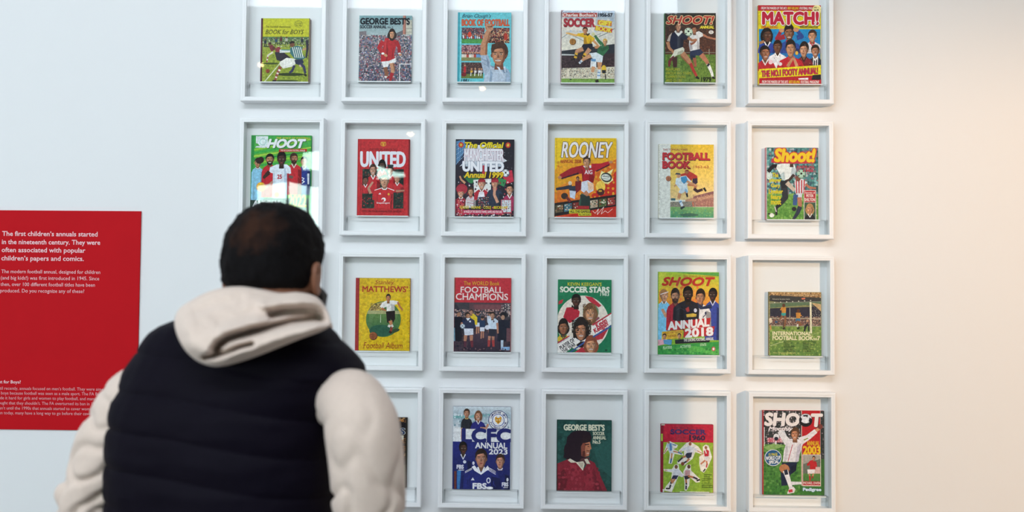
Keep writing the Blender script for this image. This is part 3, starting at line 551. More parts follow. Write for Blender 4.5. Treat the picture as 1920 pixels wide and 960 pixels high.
def cover_1999(c):
    c.R('20202c', 135, 185, 575, 768); c.G('1c1c28', '2c2430', 140, 190, 573, 480)
    c.P('5a8ab4', 140, 200, 200, 188, 215, 260, 140, 380); [c.L('a8c8e0', 3, 140, 230+i*35, 205, 200+i*26) for i in range(5)]; [c.L('2c4a78', 3, 150+i*18, 195, 145+i*12, 375) for i in range(4)]
    c.G('e6e8ee', 'c2ccd8', 210, 228, 480, 390); c.P('dde2ea', 165, 390, 330, 218, 522, 345, 490, 360, 330, 330); c.K(480, 200, 570, 420, ['e8e8f0', '3c3444', '281c28'], 25, 4)
    c.P('2f7a4a', 190, 460, 340, 440, 300, 520, 240, 515); c.P('c8324a', 470, 430, 560, 415, 573, 500, 520, 520); c.P('368a52', 455, 470, 520, 490, 500, 540, 460, 520)
    c.R('b62c3c', 335, 380, 360, 470); c.P('e8e8e6', 270, 490, 405, 480, 400, 620, 280, 620); c.R('2c2430', 140, 510, 240, 650); c.K(140, 500, 573, 760, ['8a2434', '1c1c28', 'c8485a', '3a2c38', 'e0d8dc', '4a3050'], 170, 14)
    c.L(SK, [16, 12], 210, 515, 180, 490, 168, 462); c.E('a82c3c', 185, 560, 42, 40); c.bust(178, 590, 48, 60, 'a8283a', 'ffffff', 'd49a7c', 'b03a3c', sw=1.7, bot=680, smile=1); c.E('b03444', 175, 558, 34, 22)
    c.bust(252, 580, 42, 56, 'd8d0d4', 'b82c3c', 'c89070', '4a3020', sw=1.8, bot=700); c.L('d8a0a0', 4, 225, 640, 280, 650); c.L('b06070', 4, 222, 660, 280, 670)
    c.bust(333, 520, 54, 74, 'b42838', 'f0f0f4', 'd49c80', '7a2430', sw=2.0, bot=640, smile=1); c.P('eceaf0', 315, 580, 350, 580, 362, 640, 300, 640); c.P('a82434', 305, 490, 362, 488, 355, 505, 312, 508)
    c.bust(432, 515, 52, 74, '2a3448', 'c8485a', 'cc9478', '8a2430', sw=2.3, bot=690); c.L('d49c80', [22, 18], 455, 660, 428, 600, 432, 540); c.P('b02c3c', 405, 490, 458, 488, 455, 505, 408, 508)
    c.bust(543, 560, 52, 76, 'a8305a', 'ffffff', 'cc9070', '1c1416', sw=2.0, bot=720, smile=1); c.ball(512, 438, 28, 'e8ecf0', '5a6a80')
    c.P('8a2030', 138, 635, 205, 635, 205, 760, 138, 760); c.R('c0304a', 150, 642, 198, 750); c.K(145, 640, 205, 755, ['e8dce0', '20202c', 'a82434', SK], 50, 10)
    c.P('24303c', 302, 620, 388, 615, 390, 690, 305, 690); c.K(305, 618, 388, 690, ['d8d8e4', 'a8324a', 'c89478', '4a5a80'], 45, 9); c.R('a8304a', 478, 635, 560, 740); c.R('c8d0d8', 484, 640, 554, 730); c.K(484, 640, 554, 735, ['c0304a', 'e8e0e4', '5a4a50', SK], 45, 10)
    c.R('c42c54', 195, 716, 495, 748); c.K(140, 742, 573, 768, ['e8e0e4', 'b82c3c', '243040', 'c89478'], 70, 9)
    c.E('c83a2c', 175, 228, 19, 21); c.E('e0c040', 175, 228, 9, 11); c.E('c83a2c', 528, 228, 19, 21); c.E('e0c040', 528, 228, 9, 11)
    c.T('The Official', 204, 208, 494, 250, 'f0d828', .04, sh=.2, shadow='14141c', sd=(3, 3)); c.T('MANCHESTER', 202, 258, 496, 350, 'f2f2f8', .05, out='b86a88', ow=.075); c.T('UNITED', 192, 354, 494, 424, 'f4f4fa', .07, out='8a90a8', ow=.09)
    c.T('Annual 1999', 202, 432, 494, 474, 'f0d028', .04, sh=.2, shadow='5a1420', sd=(3, 3)); c.T('GIGGS · KEANE · COLE · BECKHAM', 172, 686, 528, 706, 'e8d020', .03); c.T('64 PAGES OF THE GREATEST NAMES, GAMES AND FEATURES', 202, 720, 488, 740, 'f8e8ec', .03)

def cover_rooney(c):
    c.G('e8c020', 'e89428', 120, 175, 582, 480); c.G('e89428', 'd04020', 120, 480, 582, 770); c.P('eec828', 120, 175, 300, 175, 120, 420); c.P('c82a1c', 400, 600, 582, 420, 582, 620, 390, 650); c.P('e0a020', 120, 440, 280, 470, 120, 560); c.P('d86a20', 420, 440, 582, 330, 582, 400, 430, 520); c.P('c42c1c', 400, 690, 582, 610, 582, 770, 200, 770)
    c.K(120, 340, 582, 640, ['e8a428', 'dc7c24', 'd8982c'], 120, 22); c.R('cc9a1c', 132, 175, 135, 770)
    # film strip
    c.P('241c1c', 120, 665, 582, 598, 582, 685, 120, 765)
    for i in range(7): x = 128+i*65; y = 682-i*9.4; c.P(['6a5a40', '4a7a8a', '8a2c28', '3a5a34', 'b8a890', '5a6a3a', 'a03a34'][i], x, y, x+56, y-8, x+56, y+48, x, y+58); c.K(x, y, min(x+56, 580), y+46, ['8a2420', 'e0d8c8', '2a3a2a', SK], 14, 12)
    c.L(BR, [12, 10], 300, 500, 294, 478); c.P('7a1c24', 275, 500, 320, 495, 318, 560, 272, 600); c.H(293, 482, 22, 32, 'a87050', '30201c'); c.L('2a3040', [30, 18], 250, 540, 190, 552, 130, 560); c.P('2c3448', 215, 540, 275, 535, 278, 580, 235, 575); c.P('c8d4e4', 232, 570, 280, 575, 272, 635, 235, 620); c.E('d8c8b0', 236, 515, 14, 16); c.E('382c28', 195, 612, 26, 24); c.L('7a2c2c', 20, 210, 620, 240, 655)
    c.L(BR, [26, 18], 350, 600, 320, 650, 300, 690); c.L('3a5a4a', [60, 50], 350, 600, 330, 660, 350, 730); c.P('243430', 310, 600, 385, 610, 390, 740, 300, 740, 320, 650)
    # the player, arms wide
    c.L('a01c28', [40, 46, 66], 165, 470, 245, 425, 340, 410); c.L('3c1c28', [10, 14], 170, 482, 300, 440); c.E('c08460', 158, 472, 14, 12)
    c.L('b82030', [66, 40, 26], 400, 400, 470, 385, 530, 360); c.L('4a1c28', [10, 10], 430, 425, 530, 375); c.E('c08460', 540, 355, 15, 10)
    c.P('b01c28', 320, 395, 345, 385, 400, 388, 425, 400, 420, 470, 410, 510, 330, 505, 325, 440); c.P('8a1620', 385, 430, 420, 470, 410, 510, 370, 508); c.P('8a1620', 320, 400, 340, 440, 328, 500)
    c.P('d8dce8', 322, 505, 370, 492, 412, 520, 412, 570, 360, 600, 318, 570); c.P('e8c0a0', 365, 500, 412, 520, 410, 560, 375, 570)
    c.L('b87c5c', [36, 24], 345, 580, 372, 605); c.H(360, 356, 52, 80, 'c08c68', '3a2a20', hairh=1.0); c.L('e8e8ee', 6, 335, 385, 350, 396); c.L('e0dce4', 14, 385, 380, 388, 400)
    c.P('f0e4a0', 455, 470, 470, 420, 500, 440, 560, 405, 540, 450, 560, 490, 520, 520, 490, 515); c.E('3c4038', 508, 470, 42, 36, 20); c.E('e4e8e0', 505, 470, 34, 24, 12); c.L('3c4038', 3, 478, 462, 530, 470); c.L('3c4038', 3, 478, 478, 530, 484)
    c.E('f0c850', 465, 540, 36, 44); c.E('4a2024', 466, 580, 28, 26); c.E('c8a030', 462, 572, 14, 8)
    c.P('c8c030', 232, 712, 385, 712, 383, 740, 230, 742); c.P('d0c830', 298, 740, 396, 738, 396, 758, 300, 760); c.R('a8282c', 292, 685, 380, 708)
    c.L('f4e4dc', 3, 405, 720, 425, 740, 450, 705, 440, 750, 490, 690, 470, 745, 500, 720, 520, 735, 555, 705)
    c.T('ROONEY', 170, 206, 552, 322, 'f4ecec', .035, out='4a2024', ow=.06, sh=.22); c.T('ANNUAL 2008', 158, 338, 318, 364, 'b03a20', .03, sh=.15)
    c.T('AIG', 345, 416, 402, 446, 'ece4e8', .03); c.T('ALL THE GAMES', 238, 718, 378, 736, '24241c', .04); c.T('ALL THE GOALS', 304, 743, 390, 756, '24241c', .03); c.T('100% OFFICIAL', 482, 455, 534, 466, '3a3c34', .02)

def cover_6263(c):
    c.R('e6e6da', 140, 222, 555, 775); c.R('dfe2dc', 145, 228, 230, 770); c.G('e4bc34', 'ecca68', 228, 224, 552, 480); c.G('ecca68', 'e6c890', 228, 480, 552, 640)
    c.P('c49478', 340, 640, 552, 572, 552, 690, 340, 690); c.P('8a5c5c', 400, 612, 552, 572, 552, 592, 400, 632); c.P('a87468', 400, 650, 552, 620, 552, 690, 380, 690); c.K(400, 596, 552, 690, ['b88870', '9a6860', 'cca088'], 90, 9); c.P('8a8478', 228, 655, 400, 650, 400, 692, 228, 698); c.K(228, 655, 420, 695, ['6a6c68', 'a89c88', '9a8c7c'], 90, 8); c.R('48707a', 232, 628, 266, 645)
    c.G('7fae68', '4c9470', 228, 692, 552, 772); c.K(228, 700, 552, 772, ['8cb870', '5ca078', '74a868'], 70, 14); c.E('47705c', 370, 752, 70, 12)
    c.L('c86a4c', [10, 6], 395, 655, 400, 690)
    # red player
    c.P('b83a34', 330, 445, 350, 415, 400, 440, 430, 460, 432, 490, 395, 480, 370, 520, 345, 480); c.E('a87048', 350, 428, 15, 15); c.P('7a2c28', 335, 418, 362, 412, 366, 425, 345, 424)
    c.P('3a2c44', 395, 480, 430, 475, 432, 510, 410, 530, 392, 505); c.L('c07a54', [28, 18], 360, 520, 410, 530); c.L('c07a54', [24, 16], 420, 530, 405, 565); c.L('3c2830', [24, 18], 405, 555, 430, 575, 470, 560); c.L('1e1c20', [18, 12], 478, 548, 495, 575); c.L('b83a34', [20, 14], 345, 445, 290, 460)
    # blue and white player
    c.P('d8e4ea', 268, 480, 300, 465, 345, 458, 385, 500, 352, 520, 355, 548, 300, 560, 275, 530); c.P('4a94c4', 305, 470, 345, 460, 360, 495, 330, 520, 310, 500); c.L('d0e0ea', [24, 16], 280, 490, 272, 530); c.L(SK, [12, 8], 272, 525, 256, 540); c.L(SK, [16, 12], 350, 500, 400, 520, 428, 535)
    c.E(SK, 290, 458, 16, 18); c.P('40404c', 262, 450, 272, 436, 300, 440, 305, 452, 285, 450)
    c.P('ccdce8', 300, 560, 355, 540, 362, 575, 325, 585, 302, 600, 290, 580); c.L(SK, [26, 16], 345, 575, 350, 600); c.L('8ab8d8', 16, 340, 560, 355, 585); c.L('1e2030', [16, 10], 350, 590, 356, 618)
    c.L('c48a60', [28, 20], 300, 590, 290, 630); c.L('d8e4f0', [22, 18], 298, 640, 318, 685); c.L('5a90c0', 20, 302, 650, 306, 658); c.L('2a3440', [18, 10], 305, 705, 335, 690)
    c.ball(213, 480, 20, 'b8785a', '7a4430', old=True); c.L('dde0da', 3, 152, 228, 152, 770); c.K(140, 222, 148, 775, ['c8c8b8', 'f0f0e8', 'a8a898'], 30, 8)
    c.T('THE TOPICAL TIMES', 170, 256, 356, 270, 'a84a44', .02); c.T('FOOTBALL', 168, 288, 520, 338, 'c4343c', .07, shadow='3a2030', sd=(3, 4), serif=.04); c.T('BOOK', 168, 352, 374, 402, 'c4343c', .07, shadow='3a2030', sd=(3, 4), serif=.04); c.T('1962-63', 400, 382, 514, 402, 'b84a38', .0, serif=.03)

def cover_shoot88(c):
    c.R('4a8480', 183, 247, 578, 788); c.K(192, 250, 576, 600, ['5a9a98', '2f6a6c', '7ab4b8', '3a5a6a', '8a6a78', '4a7c88', 'b0c0c4', '2c4c50'], 520, 24); c.G('6a9c48', '58903c', 190, 600, 576, 786); c.K(190, 590, 576, 786, ['74a850', '4c8438', '86b058'], 200, 18); c.R('c88a90', 183, 247, 189, 788); c.R('88b4b0', 189, 247, 193, 788)
    # far shirt
    c.E('c8dcd8', 210, 460, 22, 30)
    c.L('1c1c24', [26, 30], 200, 430, 240, 385, 290, 390); c.P('e0e8e8', 270, 375, 340, 360, 400, 375, 412, 420, 395, 470, 355, 500, 305, 490, 290, 450, 262, 400); c.P('b0c4c8', 290, 450, 320, 430, 330, 490, 305, 490); c.P('b4c4cc', 380, 380, 412, 420, 395, 470, 370, 460)
    c.L('3a2a28', [22, 16], 395, 450, 360, 490, 330, 500); c.H(377, 342, 48, 72, '5a3c30', '181414', hairh=1.1)
    c.P('20242c', 290, 495, 350, 500, 345, 560, 300, 570); c.L('2c3038', [52, 34], 320, 550, 330, 620, 290, 670); c.L('1c2028', [34, 22], 290, 670, 262, 700); c.L('20202a', [20, 16], 262, 700, 262, 755); c.L('c8b8a8', [34, 26], 340, 510, 400, 570); c.L('d8d0d0', 8, 250, 690, 262, 730)
    # red striped player
    c.P('d8dce4', 400, 490, 455, 475, 490, 510, 455, 600, 405, 590); [c.L('b83440', 9, 412+i*20, 490, 415+i*18, 590) for i in range(4)]; c.L('b0705a', [20, 14], 480, 520, 510, 545, 560, 552)
    c.E('7a4a3c', 425, 478, 20, 22); c.ball(450, 445, 33, 'a8ccb8', '5a8478'); c.P('c8d0dc', 410, 590, 455, 595, 455, 640, 405, 640); c.L('3a5a90', [36, 30], 408, 600, 400, 680); c.L('b0745c', [34, 28], 435, 620, 440, 690); c.L('2c3448', [34, 22], 440, 690, 420, 740, 390, 786); c.E('20242c', 395, 708, 18, 16)
    c.P('1c1c20', 195, 740, 250, 740, 228, 772); c.E('e8ece4', 228, 756, 18, 16)
    c.R('e8dcd8', 468, 566, 560, 788); c.R('b8343c', 472, 570, 556, 656); c.R('3a5a4a', 472, 658, 556, 786); c.bust(513, 710, 50, 66, '20242c', 'e8e8e8', 'c08a68', 'b08858', sw=1.6, bot=786, hairh=1.15, long=.9)
    c.L('b8344a', 30, 225, 345, 300, 352, 480, 352, 535, 345)
    c.T('Shoot!', 250, 258, 552, 352, 'ecc828', .08, out='c8383c', ow=.13, sh=.15); c.T('Shoot!', 250, 258, 552, 352, 'ecc828', .07, sh=.15)
    c.T('ANNUAL', 412, 382, 550, 404, 'b83c50', .04); c.T('1988', 466, 408, 538, 430, 'b83c50', .04); c.T('EGMONT', 360, 262, 430, 272, '3c4a80', .02)
    for i, t in enumerate(('The', 'player', 'Gary', 'Lineker', 'fears', 'most')): c.T(t, (232, 212, 222, 206, 220, 222)[i], 438+i*41, (276, 300, 290, 310, 294, 296)[i], 470+i*41, 'd8cc30', .05)
    c.T('Secrets of', 478, 578, 552, 592, 'f0e0dc', .02); c.T('PETER', 486, 598, 540, 618, 'f4e8e4', .03); c.T('SHILTON', 474, 626, 550, 648, 'f4e8e4', .04)
def cover_shoot88_top(c):
    c.H(377, 342, 44, 70, '5a3c30', '181414', hairh=1.1)

def cover_matthews(c):
    c.R('b8982c', 145, 225, 555, 770); c.R('dcb81e', 172, 228, 552, 768); c.K(172, 228, 552, 768, ['e2c024', 'd2ac1e', 'd8b828', 'cca41c'], 320, 26)
    c.R('a02c30', 145, 225, 170, 770); c.R('7c2028', 168, 225, 173, 770)
    c.E('4c7440', 356, 534, 131, 134, n=48); c.G('6a8a4c', '3f6a44', 250, 480, 460, 600); c.P('e0bc20', 172, 0, 1, 1, 1, 1) if 0 else None
    c.E('2f5c48', 340, 620, 90, 44); c.P('a8a878', 232, 495, 240, 470, 472, 470, 482, 495); c.P('b49a60', 246, 470, 262, 445, 300, 418, 350, 404, 350, 470); c.K(258, 415, 350, 470, ['5a4a2c', 'd8c068', '7a6438', 'b09448', '3c3420'], 160, 9)
    c.L('d8dcc8', 3, 335, 500, 335, 560); c.E('3a4c34', 440, 620, 40, 14, -15)
    c.P('e8e4e0', 345, 410, 375, 395, 430, 392, 465, 400, 462, 420, 438, 425, 440, 468, 380, 474, 378, 440, 345, 455, 328, 440); c.P('b8b4b4', 410, 420, 438, 425, 440, 468, 415, 470)
    c.L('b8744c', [18, 12], 340, 452, 375, 470); c.L('b8744c', [16, 12], 462, 405, 478, 440, 494, 458); c.E('b8744c', 496, 460, 6, 9); c.H(391, 376, 34, 56, 'b87850', '2a1c18')
    c.P('241c1c', 374, 476, 442, 470, 444, 530, 430, 560, 410, 530, 405, 560, 384, 562); c.L('c08058', [28, 18], 408, 545, 418, 580); c.L('d8d0c8', 18, 392, 580, 408, 590); c.L('8a3c30', 18, 420, 590, 412, 625); c.L('d8d0c8', 16, 418, 575, 428, 592); c.L('3a2420', 16, 400, 625, 418, 638)
    c.ball(281, 660, 30, '9a5a38', '5c3020', old=True); c.K(545, 228, 555, 768, ['8a7430', 'c8a83c'], 30, 8)
    c.T('Stanley', 290, 240, 434, 282, 'a83428', .01, sh=.2); c.T("MATTHEWS'", 196, 286, 534, 330, 'b03024', .03); c.T('Football Album', 208, 708, 502, 754, '9a3420', .01, sh=.22)

def cover_champions(c):
    c.R('b42c34', 125, 223, 552, 778); c.R('c0303c', 128, 226, 550, 408); c.R('8a3a2c', 125, 223, 134, 410); c.G('3a3840', '4a3a44', 126, 410, 550, 778)
    c.P('5a4048', 240, 415, 500, 415, 500, 478, 240, 478); c.P('7a4a50', 270, 425, 480, 425, 470, 470, 280, 470); c.K(126, 460, 550, 520, ['2a2430', '8a7478', 'c0a098', '3c3440', '5a6068', 'b88c80'], 280, 12); c.K(480, 415, 550, 520, ['8a8088', '3a3440', 'c8b8b0'], 70, 11); c.K(126, 530, 550, 770, ['2a2a38', '3c3040', '4a3a48', '242430'], 260, 20)
    c.G('483848', '2c2434', 230, 640, 500, 778)
    c.L('7a9cb0', 14, 130, 600, 130, 700); c.L('1c1c28', [60, 50], 160, 520, 160, 700); c.E('a87860', 160, 500, 13, 16); c.L('1c2030', [80, 100], 500, 540, 500, 700); c.E('1c1c24', 500, 500, 32, 22); c.E('b89078', 492, 520, 14, 18)
    for x, y, k, kb in ((303, 505, '24385a', 'd0d8e8'), (338, 540, '243858', 'd8dce8'), (395, 505, 'c8ccd8', '2a2a38')): c.E('a87860', x, y-12, 12, 15); c.E('241c1c', x, y-20, 12, 9); c.P(k, x-22, y+4, x+22, y+4, x+20, y+55, x-20, y+55); c.P(kb, x-18, y+55, x+18, y+55, x+16, y+85, x-16, y+85); c.L('b88068', 10, x-6, y+85, x-8, y+140); c.L('b88068', 10, x+8, y+85, x+8, y+135)
    c.P('dcc030', 244, 510, 262, 490, 280, 500, 300, 520, 300, 580, 270, 570); c.H(255, 482, 26, 38, 'b88468', '30201c')
    c.P('26304e', 190, 540, 215, 525, 250, 525, 280, 545, 285, 600, 268, 605, 200, 605, 180, 590); c.H(229, 510, 34, 48, 'b07c60', '201814', look=.4); c.P('e8ecf4', 215, 528, 230, 548, 248, 526); c.E('d8dce8', 246, 552, 7); c.L('b88068', [16, 12], 186, 560, 178, 590)
    c.ball(190, 588, 18, 'c8d4e0', '7a8898'); c.P('d8dcea', 200, 605, 270, 605, 272, 650, 240, 655, 206, 658); c.L('b88068', [26, 20], 214, 655, 210, 700); c.L('b88068', [26, 20], 256, 655, 258, 700); c.L('5a3040', [22, 16], 210, 700, 210, 748); c.L('20202c', 14, 205, 745, 215, 760); c.L('6a2c38', [22, 16], 260, 695, 264, 745)
    c.P('ccdcec', 376, 540, 400, 528, 435, 528, 456, 545, 450, 600, 442, 610, 390, 606, 384, 580); c.H(414, 506, 34, 50, 'b88870', '281c18', look=-.4); c.L('b88068', [16, 12], 450, 560, 456, 640); c.E('4a4a58', 424, 550, 6, 8); c.E('d8dce8', 378, 595, 20, 18)
    c.P('262838', 388, 606, 442, 608, 440, 662, 412, 664, 380, 660); c.L('b88068', [22, 18], 394, 660, 390, 690); c.L('b88068', [22, 18], 420, 662, 420, 690); c.L('a03c3c', [22, 16], 390, 690, 388, 740); c.L('a03c3c', [22, 16], 420, 690, 424, 740)
    c.P('8ab0d8', 478, 740, 545, 740, 545, 765, 480, 762); c.P('b8c8d8', 478, 690, 498, 690, 496, 740, 478, 745)
    c.P('6a4850', 520, 600, 550, 600, 550, 700, 520, 700); c.K(130, 745, 545, 775, ['7a5a60', '3c3440'], 30, 12)
    c.T('The WORLD Book', 196, 250, 464, 280, 'e4b428', .01); c.T('FOOTBALL', 172, 292, 492, 336, 'f0e0dc', .02, serif=.02); c.T('CHAMPIONS', 138, 342, 528, 390, 'f0e0dc', .02, serif=.02)

def cover_1983(c):
    c.R('1f7a52', 143, 237, 545, 787); c.G('1f7e54', '1a7450', 146, 240, 543, 780)
    c.E('e8ddd0', 332, 562, 196, 205, n=48); c.P('c03040', 345, 360, 400, 368, 470, 430, 450, 445, 380, 400); c.P('1f7a52', 520, 420, 530, 420, 530, 430)
    c.P('b8283a', 208, 448, 275, 442, 308, 478, 298, 530, 232, 565, 184, 520); c.P('c03040', 150, 400, 185, 385, 175, 415, 148, 425); c.P('b8303c', 405, 670, 500, 590, 525, 600, 480, 680, 440, 690); c.P('b8303c', 265, 790, 330, 740, 370, 790); c.E('aab8b4', 320, 575, 66, 60)
    c.H(281, 398, 66, 88, '4a3028', '161212', hairh=1.05); c.P('1c1818', 248, 425, 262, 440, 300, 440, 290, 448, 245, 448)
    c.E('6a8a68', 390, 480, 60, 66); c.H(388, 492, 84, 120, 'c8906c', '7a5638', hairh=1.15, long=1.0, smile=1); c.L('8a4a5a', 14, 430, 540, 455, 520); c.K(330, 420, 425, 470, ['6a4830', '8a6440', '5a3c28'], 60, 12)
    c.bust(186, 598, 68, 100, 'd8bc38', '3a5a44', '9a6448', '1c1412', sw=1.7, bot=700, hairh=1.2, long=.8)
    c.H(318, 620, 90, 140, 'b87c5c', '241a18', hairh=1.25, long=1.35, smile=1); c.K(248, 540, 300, 640, ['2c201c', '181210'], 50, 14); c.K(350, 540, 395, 650, ['2c201c', '181210'], 50, 14); c.P('f0ecec', 272, 672, 300, 690, 318, 700, 340, 690, 368, 672, 380, 700, 262, 700); c.P('202428', 255, 670, 275, 672, 265, 690)
    c.P('f0ece8', 143, 712, 230, 655, 312, 705, 200, 787, 143, 787); c.P('b83040', 143, 720, 232, 665, 232, 655, 143, 708); c.P('3a5a9a', 225, 787, 345, 700, 350, 710, 240, 787)
    c.H(394, 728, 84, 110, 'c8906c', '8a4a34', hairh=1.15, long=.9, smile=1)
    c.P('f0ece8', 395, 590, 545, 490, 545, 572, 410, 660); c.P('b83040', 400, 572, 545, 482, 545, 492, 408, 582); c.P('3a5a9a', 405, 662, 545, 576, 545, 590, 412, 672); c.P('1f7a52', 470, 790, 543, 700, 543, 787); c.E('0f4a34', 507, 765, 10, 8)
    c.R('e8e8e4', 143, 783, 545, 787)
    c.T("KEVIN KEEGAN'S", 216, 258, 470, 284, 'd0cc3c', .02); c.T('SOCCER STARS', 160, 292, 528, 332, 'eef0e0', .05, serif=.05); c.T('1983', 461, 336, 526, 358, 'e4ecdc', .02); c.T('Contributions by', 456, 374, 526, 384, '14503a', .01); c.T('top players', 462, 390, 526, 398, '14503a', .01)
    c.T('Kevin', 424, 542, 512, 582, 'c02c40', .05, rot=-32, sh=.1); c.T('Keegan', 410, 576, 526, 620, 'c02c40', .05, rot=-32, sh=.1); c.T('PLAYER OF', 152, 705, 275, 735, '20202c', .04, rot=-33); c.T('THE YEAR', 172, 738, 282, 762, '20202c', .04, rot=-33); c.T('FOOTBALLER', 150, 690, 225, 700, '4a4a58', .01, rot=-33)

def cover_2018(c):
    c.R('8ab83c', 135, 180, 592, 800); c.G('a8c83c', 'e8b838', 140, 184, 590, 330); c.G('e8a838', 'd8683c', 140, 330, 590, 560); c.P('58a048', 260, 184, 590, 184, 590, 210, 400, 196); c.P('c8d048', 140, 184, 200, 184, 160, 300, 140, 320); c.K(230, 280, 440, 420, ['e87838', 'f0a040'], 40, 24)
    c.bust(545, 350, 60, 90, '3a4a9c', 'd8d8e8', '3a2822', '14100f', sw=1.9, bot=690, look=-.5); c.bust(180, 360, 58, 84, '7ac0e4', 'f0f0f4', 'c89474', 'a87848', sw=1.7, bot=700, look=.5); c.P('7cc4e8', 138, 420, 210, 420, 205, 700, 135, 680); c.L('c89474', [26, 20], 200, 520, 165, 460); c.L('f0e8f0', 5, 152, 350, 212, 330)
    c.bust(264, 365, 62, 96, 'b0283a', '7a1c2c', 'b88468', '2c201c', sw=2.1, bot=620, beard='3a2820', hairh=1.15); c.bust(452, 370, 66, 100, 'e8e4e4', '2a2c48', 'b07c5c', '241814', sw=2.4, bot=610, hairh=1.15, look=-.5); c.P('28304e', 395, 425, 430, 408, 470, 440, 530, 420, 540, 450, 460, 460); c.L('2a2c48', 6, 470, 520, 492, 500); c.E('2a3050', 492, 488, 7, 12)
    c.P('22222c', 250, 450, 290, 415, 335, 395, 385, 395, 430, 415, 445, 460, 440, 540, 330, 570, 245, 540); c.P('14141c', 300, 450, 320, 440, 330, 540, 290, 540); c.H(359, 350, 70, 110, '4a3228', '17110f', hairh=1.0, beard='20160f'); c.L('3a3a48', 4, 270, 470, 300, 450, 340, 470); c.E('d8d8e8', 415, 468, 12, 15); c.P('d8b448', 345, 498, 395, 490, 425, 496, 420, 515, 350, 520); c.P('b03c38', 340, 455, 365, 440, 372, 475, 352, 480)
    c.P('c02c30', 205, 560, 530, 522, 520, 590, 195, 615); c.P('c02c30', 330, 610, 560, 585, 548, 655, 325, 672); c.P('e0b83c', 165, 630, 322, 614, 318, 678, 162, 690); c.H(184, 664, 28, 36, SK, '30201c'); c.H(295, 660, 26, 34, SK, '30201c')
    c.P('e0a8b8', 135, 690, 200, 686, 200, 720, 135, 735); c.P('5a9cc8', 175, 690, 240, 690, 235, 730, 180, 722); c.P('1e2028', 262, 690, 330, 684, 440, 680, 525, 690, 520, 705, 265, 720)
    c.P('3a9a48', 135, 735, 590, 700, 592, 800, 135, 800); c.P('58b050', 135, 765, 400, 735, 592, 765, 592, 800, 350, 770); c.K(136, 742, 590, 800, ['46a44c', '2f8840', '60b458'], 70, 20); c.E('c03a48', 551, 755, 14, 17); c.E('e8e0e0', 551, 755, 8, 10)
    c.T('THE VOICE OF FOOTBALL', 322, 206, 565, 220, 'd04828', .01); c.T('SHOOT', 165, 222, 558, 282, 'c03428', .05, sh=.3)
    c.T('ANNUAL', 208, 542, 515, 600, 'f4f0f0', .07, rot=-6, sh=.12); c.T('2018', 338, 602, 545, 662, 'f4f0f0', .08, rot=-5, sh=.05); c.T('COLLECTORS’ EDITION', 172, 628, 312, 642, 'a03c28', .01, rot=-4); c.T('QUIZ INSIDE', 205, 652, 275, 672, 'a83c28', .01, rot=-4)
    c.T('THE LEADING FOOTBALL ANNUAL', 328, 674, 552, 696, 'f4f4f0', .03, rot=-3.5, sh=.15); c.T('PLAYERS', 172, 738, 240, 758, 'dcecd0', .02, rot=-4, sh=.2); c.T('ACTIVITIES', 300, 728, 382, 748, 'dcecd0', .02, rot=-4, sh=.2); c.T('STATS', 450, 716, 497, 734, 'dcecd0', .02, rot=-4, sh=.2)

